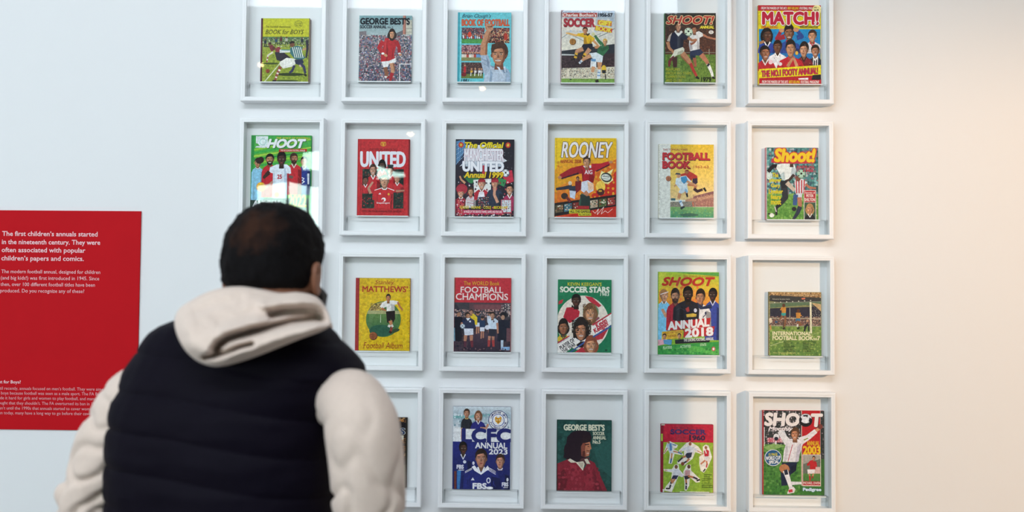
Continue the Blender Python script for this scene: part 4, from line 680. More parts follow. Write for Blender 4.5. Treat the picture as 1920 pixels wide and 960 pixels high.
def cover_no7(c):
    c.R('8a8a5c', 207, 330, 600, 808); c.G('b8905c', '8a6a48', 210, 333, 597, 370); c.K(210, 333, 597, 372, ['c8a068', '5a4434', '8a6848', 'd8b88c'], 90, 11); c.P('3c3c3c', 210, 355, 597, 372, 597, 440, 210, 400); c.P('5c7458', 215, 420, 520, 400, 597, 398, 597, 420, 380, 436, 215, 452)
    c.P('2c2c3c', 215, 455, 520, 440, 597, 430, 597, 530, 215, 520); c.L('8a8c80', 4, 215, 414, 597, 400); [c.E('d8d8c8', 250+i*45, 411-i*3, 5, 4) for i in range(7)]
    c.G('5a4c48', '6a5a50', 210, 520, 597, 590); c.K(210, 512, 597, 590, ['8a6a5c', '3a3438', 'b09080', '5a4a4c', '8a4a44', 'c0a898'], 420, 9); c.R('c8c4a8', 210, 526, 597, 530); c.R('9a9c88', 210, 582, 597, 587); c.R('b0b0a4', 362, 450, 366, 525)
    c.G('7a9448', '5e8440', 210, 588, 600, 808); c.K(210, 592, 600, 806, ['86a050', '688c44', '54783c', '90a858'], 200, 18); c.L('b8c090', 4, 215, 736, 320, 700); c.L('a8b480', 3, 500, 660, 600, 625)
    c.P('e0dcc0', 512, 405, 526, 405, 530, 640, 516, 640); c.P('c8a878', 526, 410, 597, 420, 597, 475, 560, 440); c.K(530, 420, 597, 580, ['c8c4b0', '6a6058'], 90, 5)
    for x, y, f in ((318, 460, 1), (427, 500, -1)):
        c.P('c88a3c', x-18, y-15, x+18, y-15, x+15, y+28, x-15, y+28); c.E('5a3828', x, y-28, 12, 14); c.P('3a9a94' if f > 0 else '3a7090', x-18, y+28, x+16, y+28, x+14, y+50, x-20, y+52); c.L('8a5c40', [16, 12], x-10, y+48, x-30*f, y+80); c.L('8a5c40', [16, 12], x+8, y+48, x+10, y+85); c.L('c8b8a0', 9, x+8, y+80, x+2, y+115) if f > 0 else c.L('e0dcd4', 12, x-4, y+72, x-8, y+92); c.L('24201c', 10, x-8, y+150 if f > 0 else y+105, x+10, y+138 if f > 0 else y+95); c.L('c88a3c', 8, x-14, y-8, x-26*f, y+8)
    c.L('5a4438', 10, 318, 540, 316, 600); c.L('8a5c40', [14, 10], 332, 520, 326, 590); c.E('e0d0b8', 218, 545, 12, 20); c.L('c88a50', 10, 215, 580, 222, 615); c.E('3c5a7a', 262, 556, 12, 9); c.L('22262c', [20, 10], 500, 570, 478, 590, 474, 625); c.L('22262c', 9, 505, 580, 505, 620); c.E('b89070', 495, 545, 9); c.P('d87858', 450, 375, 480, 372, 478, 384, 455, 386)
    c.K(207, 330, 215, 808, ['c8a880', '6a5a40', 'b0a080'], 30, 7)
    c.T('Edited by Stratton Smith', 234, 380, 364, 391, 'dcd8c0', .01); c.T('More exclusive colour than ever! World Cup preview', 315, 348, 575, 360, 'dcd0a8', .01)
    c.T('INTERNATIONAL', 234, 628, 522, 654, 'ece4c0', .045); c.T('FOOTBALL BOOK', 234, 660, 536, 690, 'ece4c0', .045); c.T('no', 540, 674, 566, 690, 'ece4c0', .03); c.T('7', 570, 660, 588, 690, 'ece4c0', .04)
    for i in range(7): c.T(('Pele', 'Bobby Moore', 'Gerson', 'Gordon Banks', 'Jairzinho', 'Alan Ball', 'Franz Beckenbauer')[i], 318, 698+i*11.5, 318+(52, 60, 44, 86, 58, 66, 86)[i], 706+i*11.5, '2c3a24', .03); c.T(('George Best', 'Geoff Hurst', 'Colin Bell', 'Tostao', 'Denis Law', 'Gigi Riva', 'Uwe Seeler')[i], 460, 698+i*11.5, 460+(98, 60, 90, 50, 50, 82, 60)[i], 706+i*11.5, '2c3a24', .03)
    c.T('Over 100 action photographs', 238, 782, 408, 794, 'dcd888', .01)

def cover_crowd(c):     # the annual half hidden by the visitor
    c.R('3a2a20', 50, 250, 253, 775); c.K(50, 250, 252, 608, ['6a4a30', 'a87c50', '241a16', 'c89868', '3c2c24', '8a5c38'], 700, 11); c.R('1e1a20', 50, 285, 250, 325); c.R('202028', 50, 325, 250, 380); c.R('e0dcc8', 50, 385, 240, 415); c.G('8a8c6c', '74785c', 50, 608, 249, 775); c.R('2c2822', 247, 250, 253, 775)
    c.L('9a9a78', 2, 55, 680, 245, 682); c.E('24201c', 232, 590, 16, 22); c.E('1c2030', 130, 590, 40, 60); c.E('b8805c', 130, 500, 24, 32)
    c.T('The Park Drive', 60, 262, 240, 280, 'c08040', .02); c.T('FOOTBALL', 60, 288, 224, 322, '2a3850', .05, out='0c1018', ow=.08); c.T('ANNUALS', 60, 330, 243, 376, '2c3a5c', .05, out='e0e0d4', ow=.08); c.T('1971-72 edition', 60, 392, 232, 410, '2a2c28', .03)

def cover_lcfc(c):
    c.R('c8d4dc', 135, 170, 570, 790); c.G('d8e2e8', '9ab4c0', 138, 172, 567, 250); c.G('9ab4c0', 'e4e8ec', 138, 250, 567, 330); c.R('eceef0', 138, 330, 567, 436); c.P('7ab4b4', 138, 240, 410, 225, 410, 240, 138, 262); c.K(138, 220, 567, 330, ['b8c8d0', 'd8e4ea', '8aa4b0'], 80, 24); c.R('232a72', 135, 434, 567, 790); c.G('262e7c', '1c225c', 137, 436, 566, 786)
    c.bust(238, 222, 44, 62, '2a2c34', 'e8c870', 'b88468', '4a3426', sw=1.9, bot=338, neck='o'); c.bust(325, 240, 46, 70, '2c2c7c', 'f0f0f8', 'c89074', '7a5238', sw=2.4, bot=338, smile=1, long=1.0); c.L('c89074', [16, 14], 400, 300, 385, 332, 340, 330); c.P('d8a878', 196, 330, 208, 330, 208, 418, 196, 418); c.R('e8e4e0', 250, 338, 400, 345)
    c.E('2a3070', 475, 270, 74, 74, n=36); c.E('f4f4f4', 475, 270, 69, 69, n=36); c.E('2c48a0', 475, 270, 47, 47, n=30); c.E('f0f0f2', 475, 270, 42, 42, n=30); c.P('d89a28', 450, 252, 460, 240, 466, 252, 484, 252, 490, 240, 500, 252, 496, 280, 475, 300, 454, 280); c.E('f0f0f0', 465, 268, 4); c.E('f0f0f0', 485, 268, 4); c.P('3a3028', 470, 280, 480, 280, 475, 292)
    n = "LEICESTER CITY"
    for i, ch in enumerate(n):
        a = math.radians(-160+140*i/(len(n)-1)); x, y = 475+58*math.cos(a), 270+58*math.sin(a)
        if ch != ' ': c.T(ch, x-5, y-6, x+5, y+6, '26306e', .04, rot=math.degrees(a)+90, res=1)
    n = "FOOTBALL CLUB"
    for i, ch in enumerate(n):
        a = math.radians(160-140*i/(len(n)-1)); x, y = 475+58*math.cos(a), 270+58*math.sin(a)
        if ch != ' ': c.T(ch, x-5, y-6, x+5, y+6, '26306e', .04, rot=math.degrees(a)-90, res=1)
    c.T('LCFC', 208, 338, 566, 436, '262c72', .075); c.R('262c72', 208, 338, 230, 420); c.R('262c72', 208, 415, 280, 434)
    c.T('ANNUAL', 305, 440, 543, 482, 'f0f0f4', .04); c.T('2023', 408, 488, 545, 526, 'f0f0f4', .04)
def cover_lcfc_top(c):
    c.bust(214, 485, 56, 90, '20286a', 'f0f0f8', '4a3228', '15110f', sw=2.2, bot=790, look=.3); c.P('6a3428', 148, 655, 165, 655, 165, 788, 150, 788); c.E('d8dce8', 226, 585, 12); c.P('3a78b8', 170, 650, 200, 650, 190, 788, 172, 788)
    c.bust(492, 578, 62, 96, '1e2668', 'd8d8e8', 'c08870', '3a261e', sw=2.2, bot=788, look=-.4, neck='o'); c.E('e8e8f0', 548, 715, 8, 14)
    c.bust(350, 560, 84, 130, '222a76', 'f4f4fa', 'b88068', '2c201c', sw=3.4, bot=788, neck='v', hairh=1.0); c.P('f4f4fa', 280, 622, 300, 610, 350, 668, 400, 610, 412, 640, 390, 650, 350, 680, 300, 650); [c.L('e8e8f2', 4, 405, 625+i*10, 460, 655+i*11) for i in range(3)]; [c.L('e8e8f2', 4, 282, 630+i*9, 230, 658+i*9) for i in range(2)]; c.P('1a2058', 205, 690, 222, 680, 215, 788, 200, 788)
    c.P('e8e8f0', 275, 722, 288, 700, 302, 722); c.E('e8e8f0', 406, 722, 16, 22); c.E('222a76', 406, 722, 9, 14); c.E('f0f0f4', 415, 778, 26, 10); c.E('e0e0ec', 292, 594, 9, 13)
    c.T('FBS', 290, 744, 390, 784, 'f0f0f6', .07); c.T('FBS', 168, 608, 218, 636, 'e8e8f4', .06); c.T('FBS', 508, 736, 554, 764, 'e8e8f4', .06); c.R('f0f0f6', 180, 644, 222, 649); c.R('f0f0f6', 515, 772, 552, 776)

def cover_best5(c):
    c.R('1c4440', 155, 272, 567, 802); c.G('234e48', '1f4a46', 160, 276, 565, 800); c.K(160, 276, 565, 800, ['26544e', '1a403c', '2c5a54'], 160, 34); c.P('2c5c56', 430, 480, 565, 400, 565, 700, 470, 620)
    c.E('2a1420', 300, 500, 92, 90); c.P('241420', 205, 552, 225, 470, 232, 400, 270, 360, 330, 345, 400, 358, 418, 400, 408, 430, 360, 440, 340, 500, 345, 560, 300, 585, 240, 570)
    c.P('5a3438', 340, 560, 400, 548, 395, 600, 350, 612, 320, 585)
    c.P('8a4a3c', 352, 440, 400, 428, 410, 455, 414, 480, 404, 492, 404, 520, 396, 540, 370, 548, 340, 540, 336, 470); c.P('c07a5c', 372, 440, 402, 432, 412, 470, 416, 486, 402, 494, 404, 512, 394, 516, 398, 536, 376, 542, 366, 500); c.P('2a1820', 365, 452, 398, 448, 398, 456, 368, 460); c.E('1c1012', 392, 468, 7, 3); c.P('5a2c26', 350, 505, 368, 500, 366, 545, 346, 540); c.L('2a1418', 5, 378, 500, 400, 501); c.E('e0d0c4', 389, 519, 11, 3); c.L('6a2c28', 3, 376, 513, 403, 514); c.P('2a1820', 345, 380, 408, 390, 412, 430, 380, 440, 345, 445)
    c.P('8a2434', 158, 600, 240, 565, 300, 590, 352, 650, 400, 570, 440, 590, 480, 680, 535, 800, 157, 800); c.P('6a1c28', 158, 690, 210, 640, 240, 700, 220, 800, 157, 800); c.P('a03040', 250, 600, 300, 610, 330, 680, 280, 700); c.P('6e1c2a', 430, 620, 455, 700, 500, 800, 440, 800); c.P('9a2c3c', 360, 680, 420, 640, 430, 780, 370, 780)
    c.K(165, 620, 480, 798, ['922838', '7c2030', 'a03444'], 60, 26)
    c.P('dcd4c0', 238, 572, 255, 560, 300, 585, 345, 600, 352, 650, 300, 590, 262, 592); c.P('e4dcc8', 300, 588, 355, 580, 365, 600, 352, 650); c.P('dcd4c0', 362, 565, 385, 560, 408, 600, 380, 598); c.P('c8bca8', 315, 590, 355, 590, 352, 640)
    c.R('0e2824', 155, 272, 160, 802)
    c.T("GEORGE BEST'S", 208, 304, 512, 348, 'e4e4cc', .075); c.T('SOCCER', 426, 358, 512, 382, 'dcdcc4', .05); c.T('ANNUAL', 426, 390, 524, 414, 'dcdcc4', .05); c.T('No.5', 426, 420, 482, 446, 'dcdcc4', .05)

def cover_1960(c):
    c.R('b81c3c', 157, 303, 550, 813); c.R('c4243e', 178, 308, 548, 440); c.K(178, 308, 548, 436, ['cc2c40', 'b81e38'], 50, 26); c.G('96b436', '8cb03c', 176, 438, 548, 812); c.K(176, 438, 548, 812, ['a0bc40', '88a834', '98b83c'], 160, 28)
    c.R('8a1c30', 157, 303, 176, 813); c.R('a8c048', 157, 375, 172, 430); c.R('c8c8b8', 160, 303, 186, 312); c.R('e8e8e0', 172, 790, 182, 813); c.R('e0e0d0', 300, 806, 520, 813)
    W = 'eee8e0'
    def cut(*p): c.P(W, *p)
    cut(178, 520, 205, 440, 225, 430, 285, 460, 275, 480, 250, 490, 320, 520, 325, 535, 260, 525, 240, 600, 215, 598, 225, 530, 215, 490, 180, 530)
    c.P('b8ccdc', 198, 460, 222, 440, 245, 448, 244, 500, 220, 515, 210, 490); c.P('5a8ac0', 220, 445, 236, 445, 240, 500, 226, 505); c.L(SK, 8, 205, 480, 183, 520); c.L('5a80a8', 8, 245, 455, 272, 462); c.E('b07850', 215, 440, 9); c.P('d8dce8', 218, 505, 250, 498, 255, 520, 222, 522); c.L('c88a60', 10, 250, 505, 288, 515); c.L('4a70a0', 10, 285, 512, 315, 525); c.L('c88a60', 11, 240, 520, 236, 560); c.L('3c6494', 11, 236, 560, 230, 595)
    cut(290, 500, 350, 440, 375, 432, 400, 445, 440, 470, 470, 515, 460, 525, 415, 510, 395, 560, 330, 612, 305, 600, 280, 600, 280, 580, 330, 540, 330, 500, 300, 515)
    c.P('dcdce6', 345, 475, 372, 462, 405, 475, 405, 515, 350, 520); c.L('dcdce6', [16, 10], 350, 480, 312, 500); c.L('dcdce6', [16, 10], 400, 478, 430, 498); c.L(SK, 7, 430, 500, 465, 518); c.L(SK, 7, 312, 500, 298, 510); c.E('9a6040', 376, 448, 11, 14); c.P('2c3048', 350, 518, 392, 512, 385, 548, 360, 560, 335, 540); c.L('c07c54', 14, 345, 540, 320, 552); c.L('2a2c3c', 12, 320, 552, 285, 585); c.L('c07c54', 14, 370, 560, 350, 582); c.L('2a2c3c', 12, 350, 580, 330, 592); c.ball(320, 598, 13, '9c5438', '5a2c20', old=True)
    cut(445, 545, 475, 520, 470, 470, 490, 452, 515, 460, 540, 545, 510, 620, 480, 664, 455, 650, 445, 600)
    c.P('c42c3c', 478, 500, 500, 488, 518, 500, 515, 540, 485, 545); c.L('e8e0e0', 9, 488, 490, 498, 520); c.E('9a6040', 494, 475, 10, 12); c.L(SK, 7, 478, 520, 450, 535); c.P('e0dce0', 485, 542, 515, 540, 500, 575, 482, 570); c.L('c88060', 12, 490, 570, 455, 600); c.L('c88060', 12, 498, 575, 505, 605); c.L('c83c40', 10, 502, 600, 498, 625); c.L('2a2020', 9, 490, 635, 475, 655)
    cut(178, 640, 240, 640, 262, 605, 290, 605, 295, 640, 330, 680, 320, 700, 290, 690, 240, 812, 180, 800, 195, 770, 235, 720, 240, 665, 182, 655)
    c.P('dcdce6', 248, 645, 270, 635, 300, 648, 295, 685, 250, 688); c.L('dcdce6', [14, 9], 250, 650, 205, 650); c.L(SK, 7, 205, 650, 184, 648); c.L('dcdce6', [13, 9], 295, 655, 320, 690); c.E('7a4c34', 272, 622, 12, 15); c.P('2c2c50', 250, 686, 290, 686, 275, 715, 235, 715); c.L('c07c54', 14, 240, 712, 235, 740); c.L('30343c', 13, 236, 735, 225, 780); c.L('e8e0d8', 13, 232, 750, 230, 756); c.L('c07c54', 14, 262, 714, 240, 745); c.L('2a2020', 10, 195, 785, 228, 785)
    cut(325, 660, 350, 605, 380, 605, 385, 650, 450, 710, 448, 735, 420, 738, 375, 700, 370, 760, 350, 800, 335, 798, 335, 740)
    c.P('d8c8c8', 335, 650, 358, 636, 380, 650, 375, 690, 335, 692); [c.L('b83c48', 4, 340+i*10, 648, 342+i*9, 690) for i in range(4)]; c.E('5a3828', 367, 620, 12, 15); c.P('24202c', 330, 690, 370, 686, 375, 705, 340, 722); c.L('b8744c', 15, 360, 690, 405, 700); c.L('30283c', 13, 400, 698, 432, 712); c.L('2a2020', 12, 425, 725, 450, 715); c.L('b8744c', 14, 345, 715, 348, 745); c.L('30283c', 12, 348, 742, 346, 790); c.L('e8e0d8', 12, 348, 755, 347, 761)
    c.T('THE BIG BOOK OF', 236, 324, 480, 334, '6a1c3c', .0); c.T('SOCCER', 230, 342, 495, 376, '40306a', .05, serif=.05); c.T('FOR', 304, 396, 340, 404, '6a1c3c', .0); c.T('1960', 370, 386, 486, 420, '3c2444', .06, serif=.04)
    for i in range(6): c.T(('Contributors', 'include', 'TOM FINNEY', 'JIM IVELL', 'JOHN BELL', 'ART COTTERILL')[i] if i < 6 else '', 464+(i < 2)*16, 673+i*16, (540, 524, 540, 526, 538, 548)[i], 681+i*16, '3a4a1c', .03); 
    c.T('SOCCER NEWS', 464, 768, 546, 776, '3a4a1c', .03)

def cover_2003(c):
    c.R('2c3434', 160, 200, 622, 832); c.K(165, 200, 620, 470, ['4a4448', '8a7c80', '2a2c34', 'b0a8b0', '5a4a4c', 'c0b8c0'], 520, 13); c.G('5a9040', '3c7a34', 165, 455, 620, 832); c.K(165, 470, 620, 830, ['4c8838', '3a7030', '64984a', '2f6430'], 330, 22); c.P('8ab068', 165, 478, 250, 445, 330, 470, 200, 500); c.R('c0343c', 160, 200, 166, 832)
    c.R('c88090', 195, 405, 310, 440); c.K(195, 405, 310, 440, ['c0384c', 'e8d8dc'], 40, 9); c.L('e8e8e8', 5, 172, 330, 172, 470)
    c.E('e4e4ea', 262, 400, 22, 26); c.E('1c2030', 262, 412, 16, 14); c.L('e4e4ea', 12, 258, 430, 258, 455)
    c.R('d8c8c0', 450, 200, 600, 835); c.R('bd1e28', 455, 200, 592, 760); c.R('2c3434', 594, 200, 622, 832); c.K(596, 205, 620, 600, ['5a5458', '8a8088', '3a3a40'], 40, 12); c.R('3c6a34', 594, 560, 622, 832); c.R('3f7a36', 450, 762, 600, 832)
    # kneeling player in white
    c.P('d8dce4', 280, 350, 320, 345, 350, 410, 330, 430, 300, 400); c.L('e4e4ea', [34, 44, 60], 285, 355, 318, 400, 350, 440)
    c.L('e8e4ea', [60, 40, 34], 440, 430, 500, 400, 560, 350); c.L('8a9c48', 8, 470, 420, 500, 405); c.L('d09878', [26, 20], 560, 350, 592, 325); c.E('7a3c34', 592, 318, 18, 20)
    c.P('e6e4ec', 340, 430, 370, 412, 440, 415, 470, 425, 455, 470, 420, 585, 310, 585, 320, 500); c.P('c0bccc', 420, 470, 450, 440, 430, 580, 405, 585); c.P('ccc8d4', 340, 440, 352, 500, 335, 585, 318, 585); c.L('b8344c', 5, 384, 455, 350, 582)
    c.P('1e2844', 305, 592, 418, 585, 410, 650, 370, 680, 345, 760, 300, 765, 295, 660); c.P('141c34', 370, 620, 415, 600, 410, 650, 375, 675); c.L('b87c54', [58, 40], 345, 620, 318, 645, 325, 660); c.E('b87c54', 322, 635, 38, 32); c.L('8a5838', 10, 360, 645, 345, 670)
    c.L('ececf0', [40, 26], 330, 650, 350, 710, 372, 780); c.L('22283c', 38, 322, 665, 348, 660); c.L('e4e4ea', [26, 18], 375, 745, 450, 742); c.P('e8e4ea', 345, 815, 362, 775, 392, 770, 405, 790, 395, 815, 345, 825); c.P('c83c48', 352, 795, 382, 788, 385, 810, 355, 815)
    c.H(402, 378, 58, 84, 'c08462', '5a3c28', smile=1, look=-.5, hairh=1.1); c.E('5a1c20', 392, 392, 10, 12)
    c.E('d8dce8', 238, 555, 64, 62, n=30); c.E('1f5a8c', 238, 555, 59, 57, n=30)
    c.R('e8d8d0', 458, 528, 596, 765); c.R('6a7468', 462, 532, 592, 728); c.P('a8a49c', 462, 532, 592, 532, 592, 560, 462, 600); c.R('d8b8b4', 545, 620, 590, 670); c.G('5a8a44', '4a7a3c', 462, 670, 592, 728); c.R('b82430', 462, 728, 592, 758)
    c.P('c0242c', 510, 575, 535, 568, 560, 580, 555, 640, 515, 640); c.L('c0242c', 16, 515, 585, 495, 610); c.L('c0242c', 16, 555, 585, 560, 620); c.H(543, 556, 22, 32, SK, '30201c'); c.P('e8e4e8', 494, 640, 552, 638, 548, 670, 520, 672, 498, 675); c.L(SK, 12, 508, 670, 512, 690); c.L('b82430', 12, 512, 688, 515, 722); c.L(SK, 12, 540, 668, 535, 690); c.L('b82430', 10, 534, 690, 530, 705)
    c.T('SHO', 178, 222, 434, 312, 'f4ecec', .1, sh=.1, shadow='24202c', sd=(4, 4)); c.T('T', 528, 226, 606, 314, 'f4ecec', .1, sh=.1, shadow='24202c', sd=(4, 4)); c.T('Monthly', 205, 322, 385, 358, 'f0e8ec', .05, sh=.25)
    c.E('14161c', 483, 270, 50, 50, n=26); c.E('d8dce4', 483, 258, 44, 36); c.P('1c1e28', 462, 232, 500, 230, 494, 262, 474, 262); c.E('e8ecf4', 480, 268, 24, 26); c.P('1c1e28', 440, 240, 456, 262, 446, 290, 434, 270); c.P('1c1e28', 512, 250, 530, 262, 520, 300, 505, 275)
    c.T('ANNUAL', 492, 426, 586, 460, 'f0c428', .04); c.T('2003', 464, 466, 590, 524, 'f0c428', .06); c.T('15 PAGE', 205, 520, 270, 540, 'e8dc38', .03, rot=-4); c.T('WORLD CUP', 184, 543, 292, 570, 'f0f4f8', .05, rot=-4, sh=.1); c.T('SPECIAL', 206, 575, 280, 598, 'f0f4f8', .05, rot=-6, sh=.1)
    c.T('MICHAEL OWEN', 464, 732, 590, 750, 'f4e0dc', .03); c.T('Pedigree', 462, 778, 596, 806, 'dcecf8', .06, out='2c80b8', ow=.1)
def cover_2003_top(c):
    c.H(402, 378, 58, 84, 'c08462', '5a3c28', smile=1, look=-.5, hairh=1.1)
# ------------------------------------------------------------------ the red text panel
M_red = mat('red_panel_vinyl', '#c2101c', 0.55, 0.08, noise_amt=0.10, nscale=9, bump=0.03, bscale=500)
M_white_edge = mat('panel_edge', '#c9a5a6', 0.5)
pr = at(262, 396, -0.006); pb = at(257.5, 808, -0.006)
PW, PT, PB, PR_ = 1.02, pr.z, pb.z, (pr.x+pb.x)/2
panel = empty('text_panel', (PR_-PW/2, -0.006, PB))
tag(panel, 'red exhibition text panel with white lettering, mounted on the wall at left', 'panel')
obj('panel_board', boxes('panel_board', [(-PW/2, 0, 0, PW/2, 0.005, PT-PB)], 0.0008), M_red, panel)
def panel_text(lines, name, col, bold, res=2):
    V, F, K = [], [], []
    for t, x0, y0, x1, y1 in lines:      # x extents and baseline / cap line of the line in the photograph
        v, f = glyphs(t, bold, 0, res)
        w = v[:, 0].max()-v[:, 0].min()
        A = at(x0, y1, -0.0065); B = at(x1, y1, -0.0065); T_ = at(x0, y0, -0.0065)
        sx = (B.x-A.x)/w; sz = (T_.z-A.z)/0.72
        b = len(V)
        for p in v: V.append((A.x+(p[0]-v[:, 0].min())*sx-(PR_-PW/2), -0.0007, A.z-PB+p[1]*sz))
        F += [tuple(b+k for k in q) for q in f]
    me = bpy.data.meshes.new(name); me.from_pydata(V, [], F); me.update()
    m = mat(name+'_vinyl', col, 0.5, 0.3); return obj(name, me, m, panel)
L1 = [('The first children’s annuals started', 4, 433, 183, 442), ('in the nineteenth century. They were', 3.5, 448.5, 188, 457.5), ('often associated with popular', 3, 463.5, 160, 472.5), ('children’s papers and comics.', 2.5, 479, 157, 488)]
L2 = [('The modern football annual, designed for children', 2.5, 505, 188, 512), ('(and big kids!) was first introduced in 1945. Since', 1.5, 517, 186, 524), ('then, over 100 different football titles have been', 1, 529, 178, 536), ('produced. Do you recognize any of these?', 0.5, 541, 158, 548)]
L3 = [('Just for Boys?', -9, 712.5, 39, 718.5)]
L4 = [('Until recently, annuals focused on men’s football. They were aimed at', -9, 724.5, 206, 730.5), ('boys because football was seen as a male sport. The FA Ban had', 2, 733.5, 203, 739.5), ('made it hard for girls and women to play football, and many people', -9, 742.5, 203, 748.5), ('thought that they shouldn’t. The FA overturned its ban in 1971, but it', -9.5, 752, 206, 758), ('wasn’t until the 1990s that annuals started to cover women’s football', -10, 761.5, 206, 767.5), ('Even today, many have a long way to go before their covers are equal', -9, 770.5, 206, 776.5)]
panel_text(L1, 'heading_lettering', '#f0c8cc', 0.016); panel_text(L2, 'paragraph_lettering', '#eebfc4', 0.0)
panel_text(L3, 'subheading_lettering', '#efc3c7', 0.02); panel_text(L4, 'small_print_lettering', '#e0a3a8', 0.0)

# ------------------------------------------------------------------ white box frames
M_frame = mat('white_lacquered_frame', (0.88, 0.90, 0.91), 0.32, 0.45, noise_amt=0.02, nscale=30)
M_back = mat('white_backing_board', (0.86, 0.88, 0.89), 0.75, 0.2, noise_amt=0.02, nscale=12)
M_glass = clear_mat('frame_glass', 1.5, 0.0, (0.995, 1.0, 0.998), 0.5)
def acrylic():
    m = clear_mat('clear_acrylic', 1.49, 0.02, (0.995, 1.0, 1.0), 0.6, 0.12); nt = m.node_tree
    out = [n for n in nt.nodes if n.type == 'OUTPUT_MATERIAL'][0]; src = out.inputs[0].links[0].from_socket
    d = nt.nodes.new('ShaderNodeBsdfDiffuse'); d.inputs[0].default_value = (0.9, 0.93, 0.94, 1)
    x = nt.nodes.new('ShaderNodeMixShader'); x.inputs[0].default_value = 0.06
    nt.links.new(src, x.inputs[1]); nt.links.new(d.outputs[0], x.inputs[2]); nt.links.new(x.outputs[0], out.inputs[0]); return m
M_acr = acrylic()
M_edge_glint = mat('painted_edge_glint', (0.85, 0.89, 0.9), 0.2, 0.5)  # opaque near-white, paints the light caught by the plate's front edge
FW, FH, FD = 0.300, 0.4127, 0.045
def ring_profile(W, H, prof):
    """sweep (inset, y) profile round a rectangle W x H whose middle is the origin"""
    rings = []
    for ins, y in prof:
        a, b = W/2-ins, H/2-ins; rings.append([(-a, y, -b), (a, y, -b), (a, y, b), (-a, y, b)])
    rings.append(rings[0]); return loft('moulding', rings, cap=False)
me_mould = ring_profile(FW, FH, [(0, 0), (0, -FD+.003), (.0012, -FD+.0008), (.003, -FD), (.0085, -FD), (.0092, -FD+.0008), (.0150, -FD+.0008), (.0162, -FD+.0022), (.0162, -.002), (.012, -.0005)])
me_backb = boxes('backing_board', [(-FW/2+.0155, -.008, -FH/2+.0155, FW/2-.0155, -.002, FH/2-.0155)])
me_glass = boxes('glass_pane', [(-FW/2+.0164, -.0415, -FH/2+.0164, FW/2-.0164, -.0395, FH/2-.0164)])
me_backb.materials.append(M_back); me_glass.materials.append(M_glass); me_mould.materials.append(M_frame)
PXG, PZG, GX, GZ = 0.3573, 0.4721, 0.0225, 1.62+0.1449
def cell(row, col): return GX+(col-3.5)*PXG, GZ-(row-2.5)*PZG
JIT = {(1, 1): (0, 0), (1, 5): (.001, 0), (2, 1): (-.001, .001), (2, 6): (-.002, -.001), (3, 5): (0, .001), (4, 6): (.002, -.001)}
def frame(row, col, label):
    x, z = cell(row, col); dx, dz = JIT.get((row, col), (0, 0))
    r = empty('picture_frame', (x+dx, 0, z+dz)); tag(r, label, 'picture frame', 'white box frames in a grid on the wall')
    obj('moulding', me_mould, None, r); obj('backing_board', me_backb, None, r); obj('glass_pane', me_glass, None, r)
    return r

M_cover_edge = {}
def edge_mat(c):
    if c not in M_cover_edge: M_cover_edge[c] = mat('cover_board_'+str(len(M_cover_edge)), c, 0.5, 0.3)
    return M_cover_edge[c]
M_pages = mat('aged_page_block', '#e6dfcc', 0.85, 0.1, noise_amt=0.1, nscale=180)

